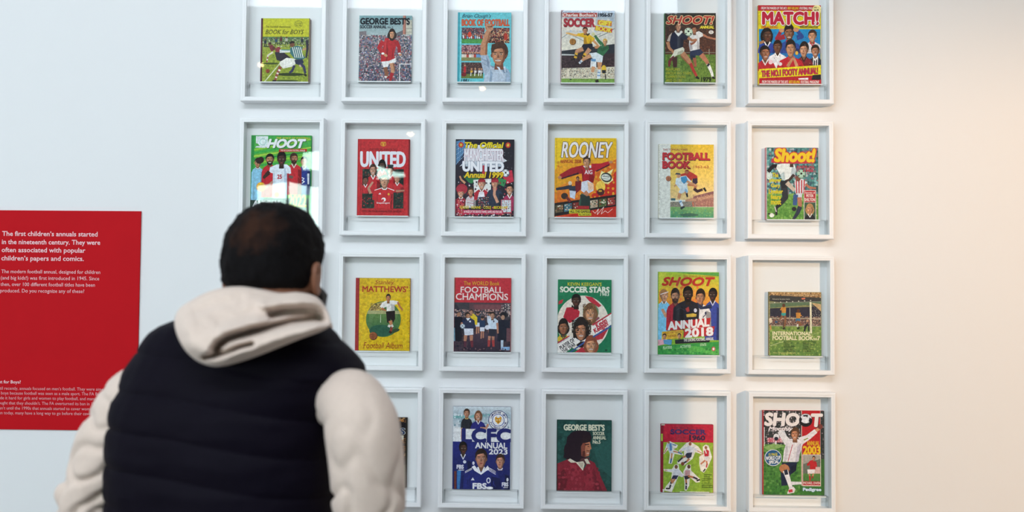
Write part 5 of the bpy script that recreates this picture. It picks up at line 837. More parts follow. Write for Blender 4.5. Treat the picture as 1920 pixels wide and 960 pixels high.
# name, row, col, cover rectangle (photograph px), art rectangle, art function(s), spine colour, thickness, description
BOOKS = [
 (1, 1, (488.8, 34.4, 580.6, 154.6), (234, 165, 675, 742), (cover_boys,), '#5a2636', .016, 'yellow and green football book with brown spine and a painted tackle'),
 (1, 2, (672.3, 29.2, 772, 154.2), (203, 140, 682, 740), (cover_best3,), '#8a9a9c', .010, 'football annual with a player in red running before a dense crowd'),
 (1, 3, (858, 23.3, 958, 155.2), (183, 112, 662, 745), (cover_clough,), '#3f9fae', .014, 'turquoise football annual with a man in pale blue shirt raising his fist'),
 (1, 4, (1051.7, 19.2, 1152.7, 156.7), (200, 92, 685, 752), (cover_gift,), '#a8484e', .014, 'pale painted football annual with yellow and green shirted players leaping'),
 (1, 5, (1245.4, 24.4, 1342, 156.7), (218, 117, 682, 752), (cover_shoot79,), '#3d6a44', .012, 'dark football annual with navy and white shirted players chasing a pale ball'),
 (1, 6, (1421.3, 10, 1539.2, 159.4), (150, 48, 716, 765), (cover_match,), '#c0a01c', .010, 'large yellow and red annual with nine players above a yellow banner'),
 (2, 1, (470, 253.8, 583, 408), (125, 155, 572, 770), (cover_shoot22,), '#2a8c40', .010, 'green football annual with five players, middle one wearing number 25'),
 (2, 2, (670, 260.8, 767.5, 405), (160, 183, 550, 770), (cover_united, cover_united_top), '#96202a', .012, 'red football annual with block white title over players in red'),
 (2, 3, (853.8, 261.3, 963.8, 407), (135, 185, 575, 768), (cover_1999,), '#20202a', .010, 'black football annual with cheering children and yellow and white title'),
 (2, 4, (1040, 258.8, 1155.5, 408), (120, 175, 582, 772), (cover_rooney,), '#c89a20', .010, 'yellow and orange annual with a player in dark red spreading his arms'),
 (2, 5, (1235, 270.5, 1338.8, 408.8), (140, 222, 555, 775), (cover_6263,), '#d6d4c2', .014, 'cream and yellow football book with two painted players and a brown ball'),
 (2, 6, (1435.8, 276.8, 1534.5, 412), (183, 247, 578, 788), (cover_shoot88,), '#b88088', .014, 'teal and green football annual with yellow title and a small portrait inset'),
 (3, 2, (666.3, 521.3, 768.8, 657.5), (145, 225, 555, 770), (cover_matthews,), '#9a2a30', .010, 'mustard yellow football album with red spine and a player on a green disc'),
 (3, 3, (851.3, 520.8, 958, 659.5), (125, 223, 552, 778), (cover_champions,), '#8a2a2c', .012, 'football book with red top band above teams walking out'),
 (3, 4, (1045.8, 524.3, 1146.3, 661.8), (143, 237, 545, 787), (cover_1983,), '#1a6a48', .010, 'green football annual with five portraits on a large red and white ball'),
 (3, 5, (1233.8, 510, 1348, 665), (135, 180, 592, 800), (cover_2018,), '#88a838', .008, 'bright annual with red slanted year title and five players on orange'),
 (3, 6, (1441.8, 547.5, 1540, 667), (207, 330, 600, 808), (cover_no7,), '#8a7c50', .014, 'faded green football book with players jumping before a goal'),
 (4, 2, (662, 782.5, 763, 913.8), (50, 250, 253, 775), (cover_crowd,), '#2c2420', .010, 'brown crowd-covered football annual half hidden behind the visitor'),
 (4, 3, (848.8, 762.5, 957.5, 917.5), (135, 170, 570, 790), (cover_lcfc, cover_lcfc_top), '#28306c', .008, 'white and royal blue annual with round club crest and three players in blue'),
 (4, 4, (1043.8, 788, 1146.8, 920.5), (155, 272, 567, 802), (cover_best5,), '#16302e', .012, 'dark green annual with a long-haired man in a red jumper in profile'),
 (4, 5, (1239, 795.8, 1337.5, 923.3), (157, 303, 550, 813), (cover_1960,), '#8a1c30', .014, 'crimson and lime football book with five cut-out players'),
 (4, 6, (1430, 770, 1545.5, 928), (160, 200, 622, 832), (cover_2003, cover_2003_top), '#b03038', .010, 'annual with a kneeling player in white shouting, arms flung wide'),
]
IW = FW-2*.0164
for k, (row, col, px, rect, fns, spine, th, desc) in enumerate(BOOKS):
    x, z = cell(row, col)
    yf = -.010-th
    a = at(px[0], px[1], yf); b = at(px[2], px[3], yf); a2 = at(px[0], px[3], yf); b2 = at(px[2], px[1], yf)
    w = (b.x-a2.x+b2.x-a.x)/2; h = (a.z-a2.z+b2.z-b.z)/2; cx = (a.x+b.x+a2.x+b2.x)/4; zb = (a2.z+b.z)/2
    t = .0018
    bk = empty('football_annual', (cx, 0, zb)); tag(bk, desc, 'book', 'football annuals in the box frames')
    em = edge_mat(spine)
    obj('cover_board', boxes('cover_board', [(-w/2, yf, 0, w/2, yf+t, h), (-w/2, -.010-t, 0, w/2, -.010, h), (-w/2, yf+t, 0, -w/2+t, -.010-t, h)], .0004), em, bk)
    obj('page_block', boxes('page_block', [(-w/2+t, yf+t, .0015, w/2-.0018, -.010-t, h-.0015)]), M_pages, bk)
    art = Art(rect, seed=11+k)
    for f in fns: f(art)
    # crowns of heads drawn after a title stay over it: one shared stack of ink layers
    o1 = obj('cover_picture', ink_mesh('cover_picture', art.pic, rect, w, h, art.step), M_print, bk, (0, yf-.0001, 0))
    for txt, let in art.lets:
        obj('lettering', ink_mesh('lettering', let, rect, w, h, art.step), M_letter, bk, (0, yf-.0001, 0))
    fr_ = frame(row, col, 'white box frame holding the '+desc)
    fr_['label'] = 'white box frame around the '+' '.join(desc.split()[:11])
    # clear riser: top plate and two legs down to the frame's inner ledge
    zf = z-FH/2+.0162+JIT.get((row, col), (0, 0))[1]
    hh = zb-zf
    st = empty('book_riser', (x, 0, zf)); tag(st, 'clear acrylic riser under the '+' '.join(desc.split()[:11]), 'display stand', 'clear acrylic risers inside the frames')
    W2 = IW/2-.004
    obj('top_plate', boxes('top_plate', [(-W2, -.0385, hh-.003, W2, -.0085, hh)], .0004), M_acr, st)
    obj('edge_glint_strip', boxes('edge_glint_strip', [(-w/2-.0+cx-x, -.0388, hh-.0034, w/2+cx-x, -.0385, hh+.0002)], 0), M_edge_glint, st)  # added pale strip, the painted bright line under the book
    for s in (-1, 1):
        obj('side_leg', boxes('side_leg', [(s*W2-(.003 if s > 0 else 0), -.0385, 0, s*W2+(.003 if s < 0 else 0), -.0085, hh-.003)], .0004), M_acr, st)
frame(3, 1, 'white box frame mostly hidden behind the visitor’s head')

# ------------------------------------------------------------------ pendant lamps behind the viewer, glinting in the glass
M_bulb = emit('warm_bulb', '#ffd9a0', 45.0)
M_shade = mat('dark_lamp_metal', '#2a2b2d', 0.4, metal=0.6)
def pendant(x, y, z, label):
    r = empty('pendant_lamp', (x, y, z)); tag(r, label, 'lamp', 'pendant lamps at the back of the room')
    obj('bulb', lathe('bulb', [(.002, -.035), (.024, -.028), (.036, 0), (.026, .028), (.014, .042), (.002, .044)], 16), M_bulb, r, smooth=True)
    obj('lamp_shade', lathe('lamp_shade', [(.075, -.005), (.077, -.003), (.05, .06), (.02, .085), (.003, .087), (.002, .083), (.046, .056), (.073, -.003)], 20), M_shade, r, smooth=True)
    obj('cord', boxes('cord', [(-.003, -.003, .086, .003, .003, ZC-z)]), M_shade, r)
for x, z, lb in ((-2.74, 3.87, 'leftmost small pendant lamp with warm bulb behind the viewer'), (-1.2, 3.17, 'low pendant lamp with warm bulb, second from the left'), (-.945, 3.68, 'pendant lamp with warm bulb between the two lower ones'), (-.95, 2.25, 'lowest pendant lamp with warm bulb behind the viewer'), (-.475, 3.64, 'rightmost pendant lamp with warm bulb behind the viewer')):
    pendant(x if z > 2.5 else -1.04, -6.0 if z > 2.5 else -7.0, z, lb)
# the warm spotlight's own body
sp = empty('spotlight', tuple(so.location)); tag(sp, 'black cylindrical spotlight high at the right, aimed at the wall', 'lamp')
sp.rotation_euler = so.rotation_euler
obj('lamp_housing', lathe('lamp_housing', [(.055, .01), (.058, .0), (.058, .18), (.04, .2), (.038, .2), (.05, .17), (.05, .02)], 24), M_shade, sp, smooth=True)
obj('mounting_arm', boxes('mounting_arm', [(-.008, -.008, .2, .008, .008, .30)]), M_shade, sp)
# ------------------------------------------------------------------ the visitor, seen from behind
YP = -1.49
def smooth_mesh(me):
    me.polygons.foreach_set('use_smooth', [True]*len(me.polygons)); return me
def tube_pts(path, radii, seg=24, sub=6, disp=None, flat=1.0, tip=True):
    """rings of a smooth tapered tube along path (Catmull-Rom), disp(t, angle) adds to the radius"""
    P = [Vector(p) for p in path]; n = len(P); C_ = []; R_ = []
    for i in range(n-1):
        p0, p1, p2, p3 = P[max(i-1, 0)], P[i], P[i+1], P[min(i+2, n-1)]
        for k in range(sub if i < n-2 else sub+1):
            t = k/sub
            C_.append(0.5*((2*p1)+(p2-p0)*t+(2*p0-5*p1+4*p2-p3)*t*t+(3*p1-p0-3*p2+p3)*t**3))
            tt = t*t*(3-2*t); R_.append(radii[i]*(1-tt)+radii[i+1]*tt)
    m = len(C_); up = Vector((0, -1, 0)); rings = []
    for i in range(m):
        T = (C_[min(i+1, m-1)]-C_[max(i-1, 0)]).normalized()
        N = (up-T*up.dot(T)).normalized(); B = T.cross(N); up = N
        rings.append([C_[i]+(N*math.cos(a)+B*math.sin(a)*flat)*(R_[i]+(disp(i/(m-1), a) if disp else 0)) for a in [2*math.pi*k/seg for k in range(seg)]])
    if tip:
        for end, ring, sgn in ((0, rings[0], -1), (-1, rings[-1], 1)):
            c = C_[end]; T = (C_[1]-C_[0]).normalized()*-1 if end == 0 else (C_[-1]-C_[-2]).normalized()
            ex = [[c+(p-c)*s+T*R_[end]*q for p in ring] for s, q in ((.8, .45), (.45, .75), (.08, .86))]
            rings = (ex[::-1]+rings) if end == 0 else (rings+ex)
    return rings
def tube(name, path, radii, **k): return loft(name, tube_pts(path, radii, **k))

def sp_pow(v, e): return math.copysign(abs(v)**e, v)
HEADC = at(512, 503, YP)+Vector((0, .012, 0)); HYAW = -math.radians(13)
def head_r(d):
    """surface point of the head for a unit direction d: x right, y towards the face, z up"""
    p = 2.35; q = (abs(d.x)**p+abs(d.y)**p+abs(d.z)**p)**(1/p); e = d/q
    x, y, z = e.x*.0815, e.y*.097, e.z*.117
    lo = max(0.0, -e.z)
    x *= 1-.10*lo**1.6*(1 if y > 0 else .6); y = y*(1-.10*lo) if y > 0 else y*(1-.22*lo**1.3)
    if y > 0: y += .006*max(0, -z/.117)
    v = Vector((x, y, z))
    if d.y > 0.3:
        def g(cx, cz, sx, sz): return math.exp(-((x-cx)/sx)**2-((z-cz)/sz)**2)
        v.y += .026*g(0, -.028, .011, .012)+.014*g(0, -.008, .008, .022)          # nose tip and bridge
        v.y += .006*g(0, .022, .045, .010)                                         # brow
        v.y -= .011*(g(.031, .002, .015, .011)+g(-.031, .002, .015, .011))         # eye sockets
        v.y += .007*g(0, -.060, .020, .006)+.006*g(0, -.071, .017, .006)-.004*g(0, -.0655, .02, .0025)   # lips
        v.y += .007*g(0, -.098, .020, .014)                                        # chin
        v.y += .004*(g(.042, -.022, .02, .02)+g(-.042, -.022, .02, .02))           # cheeks
    return v
HROT = Matrix.Rotation(HYAW, 3, 'Z')
def head_mesh(name, off, nu=80, nv=56):
    rings = []
    for j in range(nv+1):
        ph = math.pi*(j/nv); ph = min(max(ph, .02), math.pi-.02)
        rg = []
        for i in range(nu):
            a = 2*math.pi*i/nu; d = Vector((math.sin(ph)*math.cos(a), math.sin(ph)*math.sin(a), math.cos(ph)))
            v = head_r(d); v += d*off(d, v); rg.append(HEADC+HROT @ v)
        rings.append(rg)
    return smooth_mesh(loft(name, rings))
def H_(x, y, z): return HEADC+HROT @ Vector((x, y, z))

bm = bmesh.new()
def join(me): bm.from_mesh(me); bpy.data.meshes.remove(me)
join(head_mesh('h', lambda d, v: 0))
neck0 = at(500, 640, YP+.02); chest = at(425, 760, YP+.02); belly = at(415, 1000, YP+.02); hip = at(420, 1190, YP+.02)
join(tube('n', [H_(0, -.012, -.03), H_(0, -.02, -.08), neck0+Vector((0, 0, .02)), chest], [.066, .070, .078, .11]))
join(tube('t', [at(440, 690, YP+.02), chest, belly, hip], [.09, .125, .125, .13], flat=1.45))
SH_R, EL_R = at(690, 815, YP-.115), at(716, 1060, YP-.10); WR_R = EL_R+Vector((-.10, .23, -.06))
SH_L, EL_L = at(262, 780, YP+.05), at(150, 1060, YP+.03); WR_L = EL_L+Vector((.12, .22, -.05))
sr = [at(630, 758, YP-.04), at(661, 757, YP-.10), at(681, 812, YP-.13), at(690, 910, YP-.13), at(693, 975, YP-.12), at(700, 1060, YP-.10), EL_R+Vector((-.01, .04, -.03)), (EL_R+WR_R)/2, WR_R]
rr = [.052, .060, .0665, .0645, .063, .062, .060, .052, .040]
sl_ = [at(300, 735, YP+.02), at(262, 760, YP+.03), at(228, 812, YP+.03), at(196, 880, YP+.03), at(172, 950, YP+.03), at(158, 1050, YP+.03), EL_L+Vector((.01, .04, -.03)), (EL_L+WR_L)/2, WR_L]
rl = [.066, .074, .072, .070, .070, .066, .062, .052, .040]
for S, Eb, W, sg in ((SH_R, EL_R, WR_R, 1), (SH_L, EL_L, WR_L, -1)):
    sv = sr if sg > 0 else sl_
    join(tube('a', [at(420, 765, YP+.02), (at(420, 765, YP+.05)+sv[0])/2+Vector((0, .03, 0))]+[p+Vector((0, .012 if i < 2 else 0, -.02 if i < 2 else 0)) for i, p in enumerate(sv)], [.06, .045, .034, .040, .044, .043, .042, .040, .038, .036, .029]))
    f = (W-Eb).normalized(); side = Vector((-sg, 0, 0)); side = (side-f*side.dot(f)).normalized(); dn = f.cross(side)*(-1 if f.cross(side).z > 0 else 1)
    pc = W+f*.05
    join(tube('p', [W+f*.0, W+f*.03, W+f*.085], [.026, .034, .036], flat=.62, seg=16))
    up_ = -dn
    lat = f.cross(dn).normalized()
    if lat.dot(side) < 0: lat = -lat
    for k in range(4):
        o_ = W+f*.080+lat*(.027-.018*k); L_ = (.074, .082, .077, .060)[k]; r_ = .0088-.0006*k
        join(tube('f', [o_-f*.02, o_+f*L_*.35+dn*.003, o_+f*L_*.68+dn*.014, o_+f*L_*.86+dn*.032], [r_+.001, r_, r_-.0006, r_-.002], seg=12, sub=4))
    o_ = W+f*.028+lat*.030
    join(tube('f', [o_-lat*.012, o_+lat*.016+f*.022, o_+lat*.022+f*.048+dn*.006, o_+lat*.018+f*.066+dn*.012], [.013, .0115, .010, .008], seg=12, sub=4))
FL = [Vector((hip.x+.10, YP+.02, .075)), Vector((hip.x-.10, YP+.06, .075))]
HIPS = [Vector((hip.x+.09, YP+.02, .93)), Vector((hip.x-.09, YP+.03, .93))]
KN = [Vector((hip.x+.105, YP+.05, .50)), Vector((hip.x-.105, YP+.08, .50))]
for h_, k_, a_ in zip(HIPS, KN, FL):
    join(tube('l', [h_, (h_+k_)/2, k_, (k_+a_)/2+Vector((0, -.015, .04)), a_+Vector((0, -.01, .01))], [.092, .080, .058, .055, .038]))
    join(tube('ft', [a_+Vector((0, -.04, -.025)), a_+Vector((0, .05, -.03)), a_+Vector((0, .15, -.045))], [.036, .038, .026], flat=1.15))
# ears
for sg in (1, -1):
    ring_ = []
    for k in range(13):
        a = math.radians(-150+k*25); ring_.append(H_(sg*(.089+.006*math.cos(a*.5)), -.008-.016*math.cos(a), -.020+.029*math.sin(a)))
    join(tube('e', ring_, [.0058]*13, seg=10, sub=2))
    join(tube('e', [H_(sg*.076, -.002, -.012), H_(sg*.089, -.010, -.018), H_(sg*.089, -.008, -.044)], [.012, .014, .009], seg=12, sub=3, flat=.5))
me_body = bpy.data.meshes.new('body'); bm.to_mesh(me_body); bm.free()
tmp = bpy.data.objects.new('tmp', me_body); C.objects.link(tmp)
rm = tmp.modifiers.new('r', 'REMESH'); rm.mode = 'VOXEL'; rm.voxel_size = .005; rm.adaptivity = 0
sm = tmp.modifiers.new('s', 'SMOOTH'); sm.factor = .5; sm.iterations = 4
dg = bpy.context.evaluated_depsgraph_get(); me2 = bpy.data.meshes.new_from_object(tmp.evaluated_get(dg))
bpy.data.objects.remove(tmp); me2.name = 'body'; smooth_mesh(me2)

person = empty('person', (hip.x, YP, 0))
tag(person, 'person seen from behind in black quilted vest over cream hooded top', 'person')
def part(name, me, m, parent=person):
    me.transform(Matrix.Translation(-Vector(person.location)))
    o = bpy.data.objects.new(name, me); C.objects.link(o); o.parent = parent
    if m and not me.materials: me.materials.append(m)
    return o
M_skin = mat('brown_skin', '#8d5d45', 0.5, 0.4, noise_amt=0.15, nscale=40, bump=0.1, bscale=600)
M_skin.node_tree.nodes['Principled BSDF'].inputs['Subsurface Weight'].default_value = 0.08
M_skin.node_tree.nodes['Principled BSDF'].inputs['Subsurface Scale'].default_value = 0.008
me2.materials.clear()
body = part('body', me2, M_skin)
# hair: a short crop, thinner and browner at the crown
M_hair = mat('short_black_hair', '#0a0709', 0.75, 0.12, noise_amt=0.4, nscale=160, bump=0.8, bscale=420)
nt = M_hair.node_tree; b_ = nt.nodes['Principled BSDF']; src = b_.inputs['Base Color'].links[0].from_socket
geo = nt.nodes.new('ShaderNodeTexCoord'); dist = nt.nodes.new('ShaderNodeVectorMath'); dist.operation = 'DISTANCE'
cr = at(480, 428, YP-.075)-Vector(person.location); dist.inputs[1].default_value = cr
nt.links.new(geo.outputs['Object'], dist.inputs[0])
nz = nt.nodes.new('ShaderNodeTexNoise'); nz.inputs['Scale'].default_value = 38; nz.inputs['Detail'].default_value = 3; nt.links.new(geo.outputs['Object'], nz.inputs['Vector'])
ma = nt.nodes.new('ShaderNodeMath'); ma.operation = 'MULTIPLY_ADD'; ma.inputs[1].default_value = .10; nt.links.new(nz.outputs['Fac'], ma.inputs[0]); nt.links.new(dist.outputs['Value'], ma.inputs[2])
mr = nt.nodes.new('ShaderNodeMapRange'); mr.inputs[1].default_value = .105; mr.inputs[2].default_value = .06; mr.inputs[3].default_value = 0; mr.inputs[4].default_value = .45
nt.links.new(ma.outputs[0], mr.inputs[0])
mx = nt.nodes.new('ShaderNodeMix'); mx.data_type = 'RGBA'; mx.inputs[7].default_value = (*lin('#4a2c1c'), 1)
nt.links.new(mr.outputs[0], mx.inputs[0]); nt.links.new(src, mx.inputs[6]); nt.links.new(mx.outputs[2], b_.inputs['Base Color'])
def sst(a, b, x):
    t = min(max((x-a)/(b-a), 0), 1); return t*t*(3-2*t)
def hair_off(d, v):
    line = -.040 if v.y < -.03 else (-.040+.075*sst(-.03, .075, v.y))
    m = sst(line-.012, line+.02, v.z)
    if v.y > .02: m *= 1-sst(.070, .088, v.y)*sst(.075, .05, v.z)
    n = noise.noise(v*55)*.0028+noise.noise(v*160)*.0022
    return -.006+m*(.0155+n)
part('hair', head_mesh('hair', hair_off, 140, 90), M_hair)
def beard_off(d, v):
    m = sst(-.028, -.045, v.z)*sst(-.005, .015, v.y)
    m *= 1-math.exp(-(v.x/.018)**2-((v.z+.066)/.008)**2)
    return -.006+m*(.0165+.006*sst(-.05, -.09, v.z)+.010*math.exp(-((abs(v.x)-.065)/.025)**2-((v.z+.058)/.03)**2)+noise.noise(v*90)*.0025)
M_beard = mat('black_beard', '#0f0c0d', 0.6, 0.3, bump=.8, bscale=420)
part('beard', head_mesh('beard', beard_off, 100, 70), M_beard)
M_eye = mat('eye_white', '#e9e4df', 0.15); M_iris = mat('brown_iris', '#20120c', 0.1)
for sg in (1, -1):
    ey = bmesh.new(); bmesh.ops.create_uvsphere(ey, u_segments=20, v_segments=14, radius=.0115)
    for f_ in ey.faces:
        f_.material_index = 1 if f_.calc_center_median().z > .0095 else 0
    eyeme = bpy.data.meshes.new('eye'); ey.to_mesh(eyeme); ey.free(); smooth_mesh(eyeme); eyeme.materials.append(M_eye); eyeme.materials.append(M_iris)
    eyeme.transform(Matrix.Rotation(-math.pi/2, 4, 'X')); eyeme.transform(HROT.to_4x4()); eyeme.transform(Matrix.Translation(H_(sg*.031, head_r(Vector((sg*.31, .94, .02)).normalized()).y-.0075, .002)))
    part('eye', eyeme, None)
    part('eyebrow', tube('eyebrow', [H_(sg*.014, .099, .018), H_(sg*.030, .0985, .023), H_(sg*.047, .088, .018)], [.003, .004, .002], seg=8, flat=.8), M_beard)

# ------------------------------------------------------------------ quilted vest
M_vest = mat('black_navy_quilted_nylon', '#0a0613', 0.65, 0.08, noise_amt=0.12, nscale=14, bump=0.25, bscale=45)
ROWS = [  # photo row, left and right edge, half depth
 (1235, 222, 640, .150), (1180, 208, 640, .158), (1100, 200, 640, .165), (1020, 196, 640, .168), (960, 196, 642, .168), (900, 196, 644, .166), (850, 196, 644, .164), (800, 197, 645, .160),
 (770, 200, 648, .156), (745, 206, 655, .152), (720, 214, 668, .147), (700, 223, 684, .142), (684, 232, 681, .138), (668, 242, 668, .133), (652, 252, 654, .128), (638, 263, 641, .122),
 (624, 277, 626, .116), (612, 295, 610, .109), (602, 318, 598, .102), (594, 345, 590, .095), (588, 375, 582, .088)]
PSI = math.radians(14); cps, sps = math.cos(PSI), math.sin(PSI)
def row_at(py):
    for (a, b) in zip(ROWS[:-1], ROWS[1:]):
        if a[0] >= py >= b[0]:
            t = (a[0]-py)/(a[0]-b[0]); return [a[k]+(b[k]-a[k])*t for k in range(4)]
    return ROWS[-1]
def seam_phase(px, py):
    t = min(max((px-197)/430, 0), 1.1); return (py-(661+55*t*t-10*t))/68.5
def torso_ring(py, seg=120, puff=.0085, grow=0.0):
    _, xl, xr, b = row_at(py); A, B = at(xl, py, YP), at(xr, py, YP); c = (A+B)/2; c.y = YP+.02
    W = (B-A).length/2-.003+grow; b = b+grow; a = math.sqrt(max(W*W-(b*sps)**2, .001))/cps; pts = []
    for k in range(seg):
        th = 2*math.pi*k/seg; u, v = a*sp_pow(math.cos(th), .84), b*sp_pow(math.sin(th), .84)
        ppx = xl+(xr-xl)*(u/a+1)/2
        ph = seam_phase(ppx, py); fr_ = ph-math.floor(ph); q = math.sin(math.pi*fr_)**.32
        wr = noise.noise(Vector((u*11, v*11, py*.045)))*.0022+noise.noise(Vector((u*45, v*30, py*.02)))*.0012
        # the shallow hollow between the shoulder blades
        hol = -.010*math.exp(-((u+.01)/.05)**2)*(1 if v < 0 else 0)*sst(600, 700, py)
        s_ = 1+((puff*(q-.55)+wr) + hol)/math.hypot(u, v)
        u, v = u*s_, v*s_
        pts.append(Vector((c.x+u*cps+v*sps, c.y-u*sps+v*cps, c.z+(A.z-B.z)/(2*W)*-u*.9)))
    return pts
rings = [torso_ring(1235-3.5*i) for i in range(int((1235-588)/3.5)+1)]
vest = part('vest', smooth_mesh(loft('vest', rings)), M_vest)
# armhole bindings and a stand collar
M_bind = mat('black_binding', '#121018', 0.6)
M_hood = mat('cream_heather_fleece', '#d9c7ba', 0.92, 0.1, noise_amt=0.10, nscale=120, bump=0.35, bscale=380, sheen=0.25)
nk = at(495, 600, YP+.03)
def coll(r0, r1, z0, z1, tilt, seg=48):
    out = []
    for r, z in ((r0, z0), (r0+.012, (z0+z1)/2), (r1, z1), (r1-.012, z1-.002), (r0-.004, (z0+z1)/2), (r0-.014, z0)):
        out.append([nk+Vector((r*1.08*math.cos(a), r*math.sin(a), z+tilt*math.sin(a))) for a in [2*math.pi*k/seg for k in range(seg)]])
    out.append(out[0]); return out
part('vest_collar', smooth_mesh(loft('vest_collar', coll(.098, .092, -.045, .005, -.028), cap=False)), M_vest, person)
hd = part('hoodie', smooth_mesh(loft('hoodie', [torso_ring(1290-5*i, puff=0, grow=-.004) for i in range(6)]+[torso_ring(1262, puff=0, grow=-.012), torso_ring(1225, puff=0, grow=-.02)])), M_hood)
# sleeves
def folds(seed, amp, el):
    def f(t, a):
        v = Vector((math.cos(a)*1.1, math.sin(a)*1.1, t*10+seed+.5*math.sin(a+seed)))
        n = noise.noise(v); r1 = (1-min(1, abs(n)*4.2))**1.3
        n2 = noise.noise(Vector((math.cos(a)*2.0, math.sin(a)*2.0, t*15+seed*3)))
        w = .25+1.0*math.exp(-((t-el)/.20)**2)
        return (-amp*r1*1.1+amp*.35*n2)*w
    return f
part('sleeve', smooth_mesh(loft('sleeve', tube_pts(sr, rr, seg=64, sub=14, disp=folds(3.1, .0085, .50)))), M_hood, hd)
part('sleeve', smooth_mesh(loft('sleeve', tube_pts(sl_, rl, seg=64, sub=14, disp=folds(8.7, .0120, .45)))), M_hood, hd)
for W, Eb in ((WR_R, EL_R), (WR_L, EL_L)):
    f_ = (W-Eb).normalized()
    part('cuff', smooth_mesh(loft('cuff', tube_pts([W-f_*.03, W, W+f_*.022], [.040, .036, .033], seg=32, sub=4, tip=False))), M_hood, hd)
# the hood lying on the back: a draped pouch with deep folds
OUT = [(352, 567), (385, 549), (420, 539), (455, 537), (490, 542), (525, 549), (558, 548), (590, 555), (608, 572), (618, 594), (619, 610), (600, 622), (562, 636), (522, 652), (482, 668), (442, 681), (415, 687), (393, 686), (370, 677), (350, 660), (336, 638), (328, 614), (328, 594), (337, 578)]
def outline(t):
    n = len(OUT); f_ = (t % 1.0)*n; i = int(f_) % n; u = f_-int(f_)
    p0, p1, p2, p3 = [OUT[(i+k-1) % n] for k in range(4)]
    return tuple(.5*(2*p1[c]+(p2[c]-p0[c])*u+(2*p0[c]-5*p1[c]+4*p2[c]-p3[c])*u*u+(3*p1[c]-p0[c]-3*p2[c]+p3[c])*u**3) for c in (0, 1))
def seg_d(px, py, pl):
    best = (1e9, 0)
    tot = len(pl)-1
    for i in range(tot):
        (x0, y0), (x1, y1) = pl[i], pl[i+1]; dx, dy = x1-x0, y1-y0
        u = min(max(((px-x0)*dx+(py-y0)*dy)/(dx*dx+dy*dy), 0), 1); d = math.hypot(px-x0-u*dx, py-y0-u*dy)
        if d < best[0]: best = (d, (i+u)/tot)
    return best
DENT = [  # fold line, half width px, depth m, fade-in/out
 ([(400, 664), (412, 646), (428, 635), (455, 627), (500, 615), (545, 603), (590, 598), (625, 602)], 8.0, .070),
 ([(378, 672), (400, 668), (425, 661), (450, 651), (472, 646)], 5.5, .045),
 ([(500, 594), (535, 587), (570, 584), (606, 588)], 11.0, .062),
 ([(400, 606), (450, 592), (500, 578), (545, 570)], 9.0, .006),
 ([(360, 590), (400, 572), (450, 560)], 10.0, .005)]
RIDGE = [([(430, 667), (480, 650), (530, 634), (580, 617), (615, 607)], 9, .012), ([(420, 622), (470, 606), (520, 598), (560, 592), (600, 590)], 8, .016), ([(495, 574), (545, 568), (590, 568), (612, 574)], 9, .018), ([(350, 600), (360, 640), (390, 668)], 16, .010)]
def hood_y(px, py, rho):
    base = YP-.075-.085*sst(560, 660, py)-.02*sst(560, 480, px)*0
    bul = .060*(max(0, 1-rho**2.6))**.5
    y = base-bul
    edge = sst(1.0, .86, rho)
    for pl, w, dp in DENT:
        d, t = seg_d(px, py, pl); y += dp*math.exp(-(d/w)**2)*sst(0, .12, t+.04)*edge
    for pl, w, dp in RIDGE:
        d, t = seg_d(px, py, pl); y -= dp*math.exp(-(d/w)**2)*edge
    y += noise.noise(Vector((px*.018, py*.030, 1.3)))*.008*edge+noise.noise(Vector((px*.05, py*.07, 7)))*.003*edge
    return y
NR, NA = 70, 180; cx0, cy0 = 462, 612; rings = []
for j in range(NR+1):
    rho = max(j/NR, .004); rg = []
    for i in range(NA):
        ox, oy = outline(i/NA); px, py = cx0+(ox-cx0)*rho, cy0+(oy-cy0)*rho
        rg.append(at(px, py, hood_y(px, py, rho)))
    rings.append(rg)
for q, back in ((.995, .03), (.93, .06), (.6, .075), (.05, .08)):      # the inner side, against the back and neck
    rg = []
    for i in range(NA):
        ox, oy = outline(i/NA); px, py = cx0+(ox-cx0)*q, cy0+(oy-cy0)*q
        rg.append(at(px, py, YP-.075-.085*sst(560, 660, py)+back*.8))
    rings.append(rg)
hood = part('hood', smooth_mesh(loft('hood', rings)), M_hood, hd)
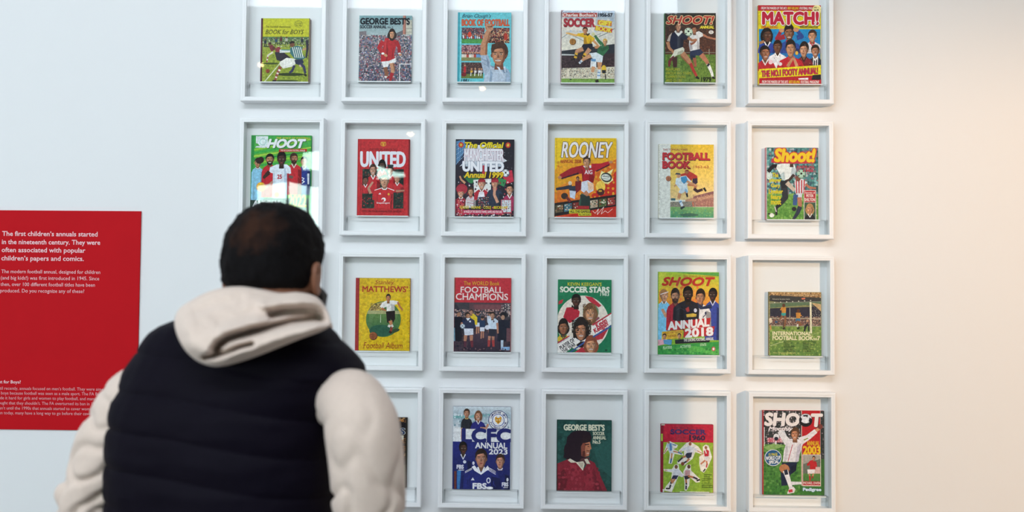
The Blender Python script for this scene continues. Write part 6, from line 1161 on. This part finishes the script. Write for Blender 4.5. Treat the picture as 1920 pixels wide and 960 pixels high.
# the hood's front edge round the throat
part('hood_opening', smooth_mesh(loft('hood_opening', tube_pts([nk+Vector((.108*math.cos(a), .105*math.sin(a)+.005, -.010-.030*math.sin(a))) for a in [math.radians(200-k*22) for k in range(11)]], [.012]+[.021]*9+[.012], seg=28, sub=6, disp=lambda t, a: .004*noise.noise(Vector((t*18, math.cos(a), math.sin(a))))))), M_hood, hd)
for sg in (1, -1):
    p0 = nk+Vector((sg*.035, .118, -.05)); part('drawstring', tube('drawstring', [p0, p0+Vector((0, .03, -.06)), p0+Vector((sg*.01, .04, -.15))], [.003, .003, .0035], seg=8), M_hood, hd)
part('zip', boxes('zip', [(hip.x+.045, YP+.172, .95, hip.x+.053, YP+.19, 1.42)], .001), mat('dark_zip', '#2b2b30', .35, metal=.7), vest)
# trousers and shoes, below the picture
M_trs = mat('dark_grey_denim', '#2c2e35', 0.85, 0.1, noise_amt=0.2, nscale=90, bump=.3, bscale=500)
M_shoe = mat('white_trainer_leather', '#d4d3cf', 0.5, noise_amt=.05); M_sole = mat('pale_rubber_sole', '#b9b5ac', 0.7)
tr = part('trousers', smooth_mesh(loft('trousers', [torso_ring(1330-8*i, seg=64, puff=0, grow=-.016) for i in range(12)])), M_trs)
for h_, k_, a_ in zip(HIPS, KN, FL):
    part('trouser_leg', smooth_mesh(loft('trouser_leg', tube_pts([h_+Vector((0, 0, .0)), (h_+k_)/2, k_, (k_+a_)/2, a_+Vector((0, -.01, .012))], [.112, .100, .080, .074, .066], seg=48, sub=12, disp=folds(h_.x*20, .006, .9)))), M_trs, tr)
    sh = part('shoe', smooth_mesh(loft('shoe', tube_pts([a_+Vector((0, -.065, -.022)), a_+Vector((0, -.02, -.018)), a_+Vector((0, .06, -.026)), a_+Vector((0, .15, -.040)), a_+Vector((0, .19, -.046))], [.040, .050, .048, .038, .024], seg=32, sub=6, flat=1.02))), M_shoe)
    rg = [[a_+Vector((w*math.sin(t)*(.045 if math.cos(t) < 0 else .048), .06+.155*math.cos(t)*w, z)) for t in [2*math.pi*k/40 for k in range(40)]] for w, z in ((.94, -.075), (1.0, -.070), (1.0, -.052), (.95, -.046))]
    part('sole', loft('sole', rg), M_sole, sh)
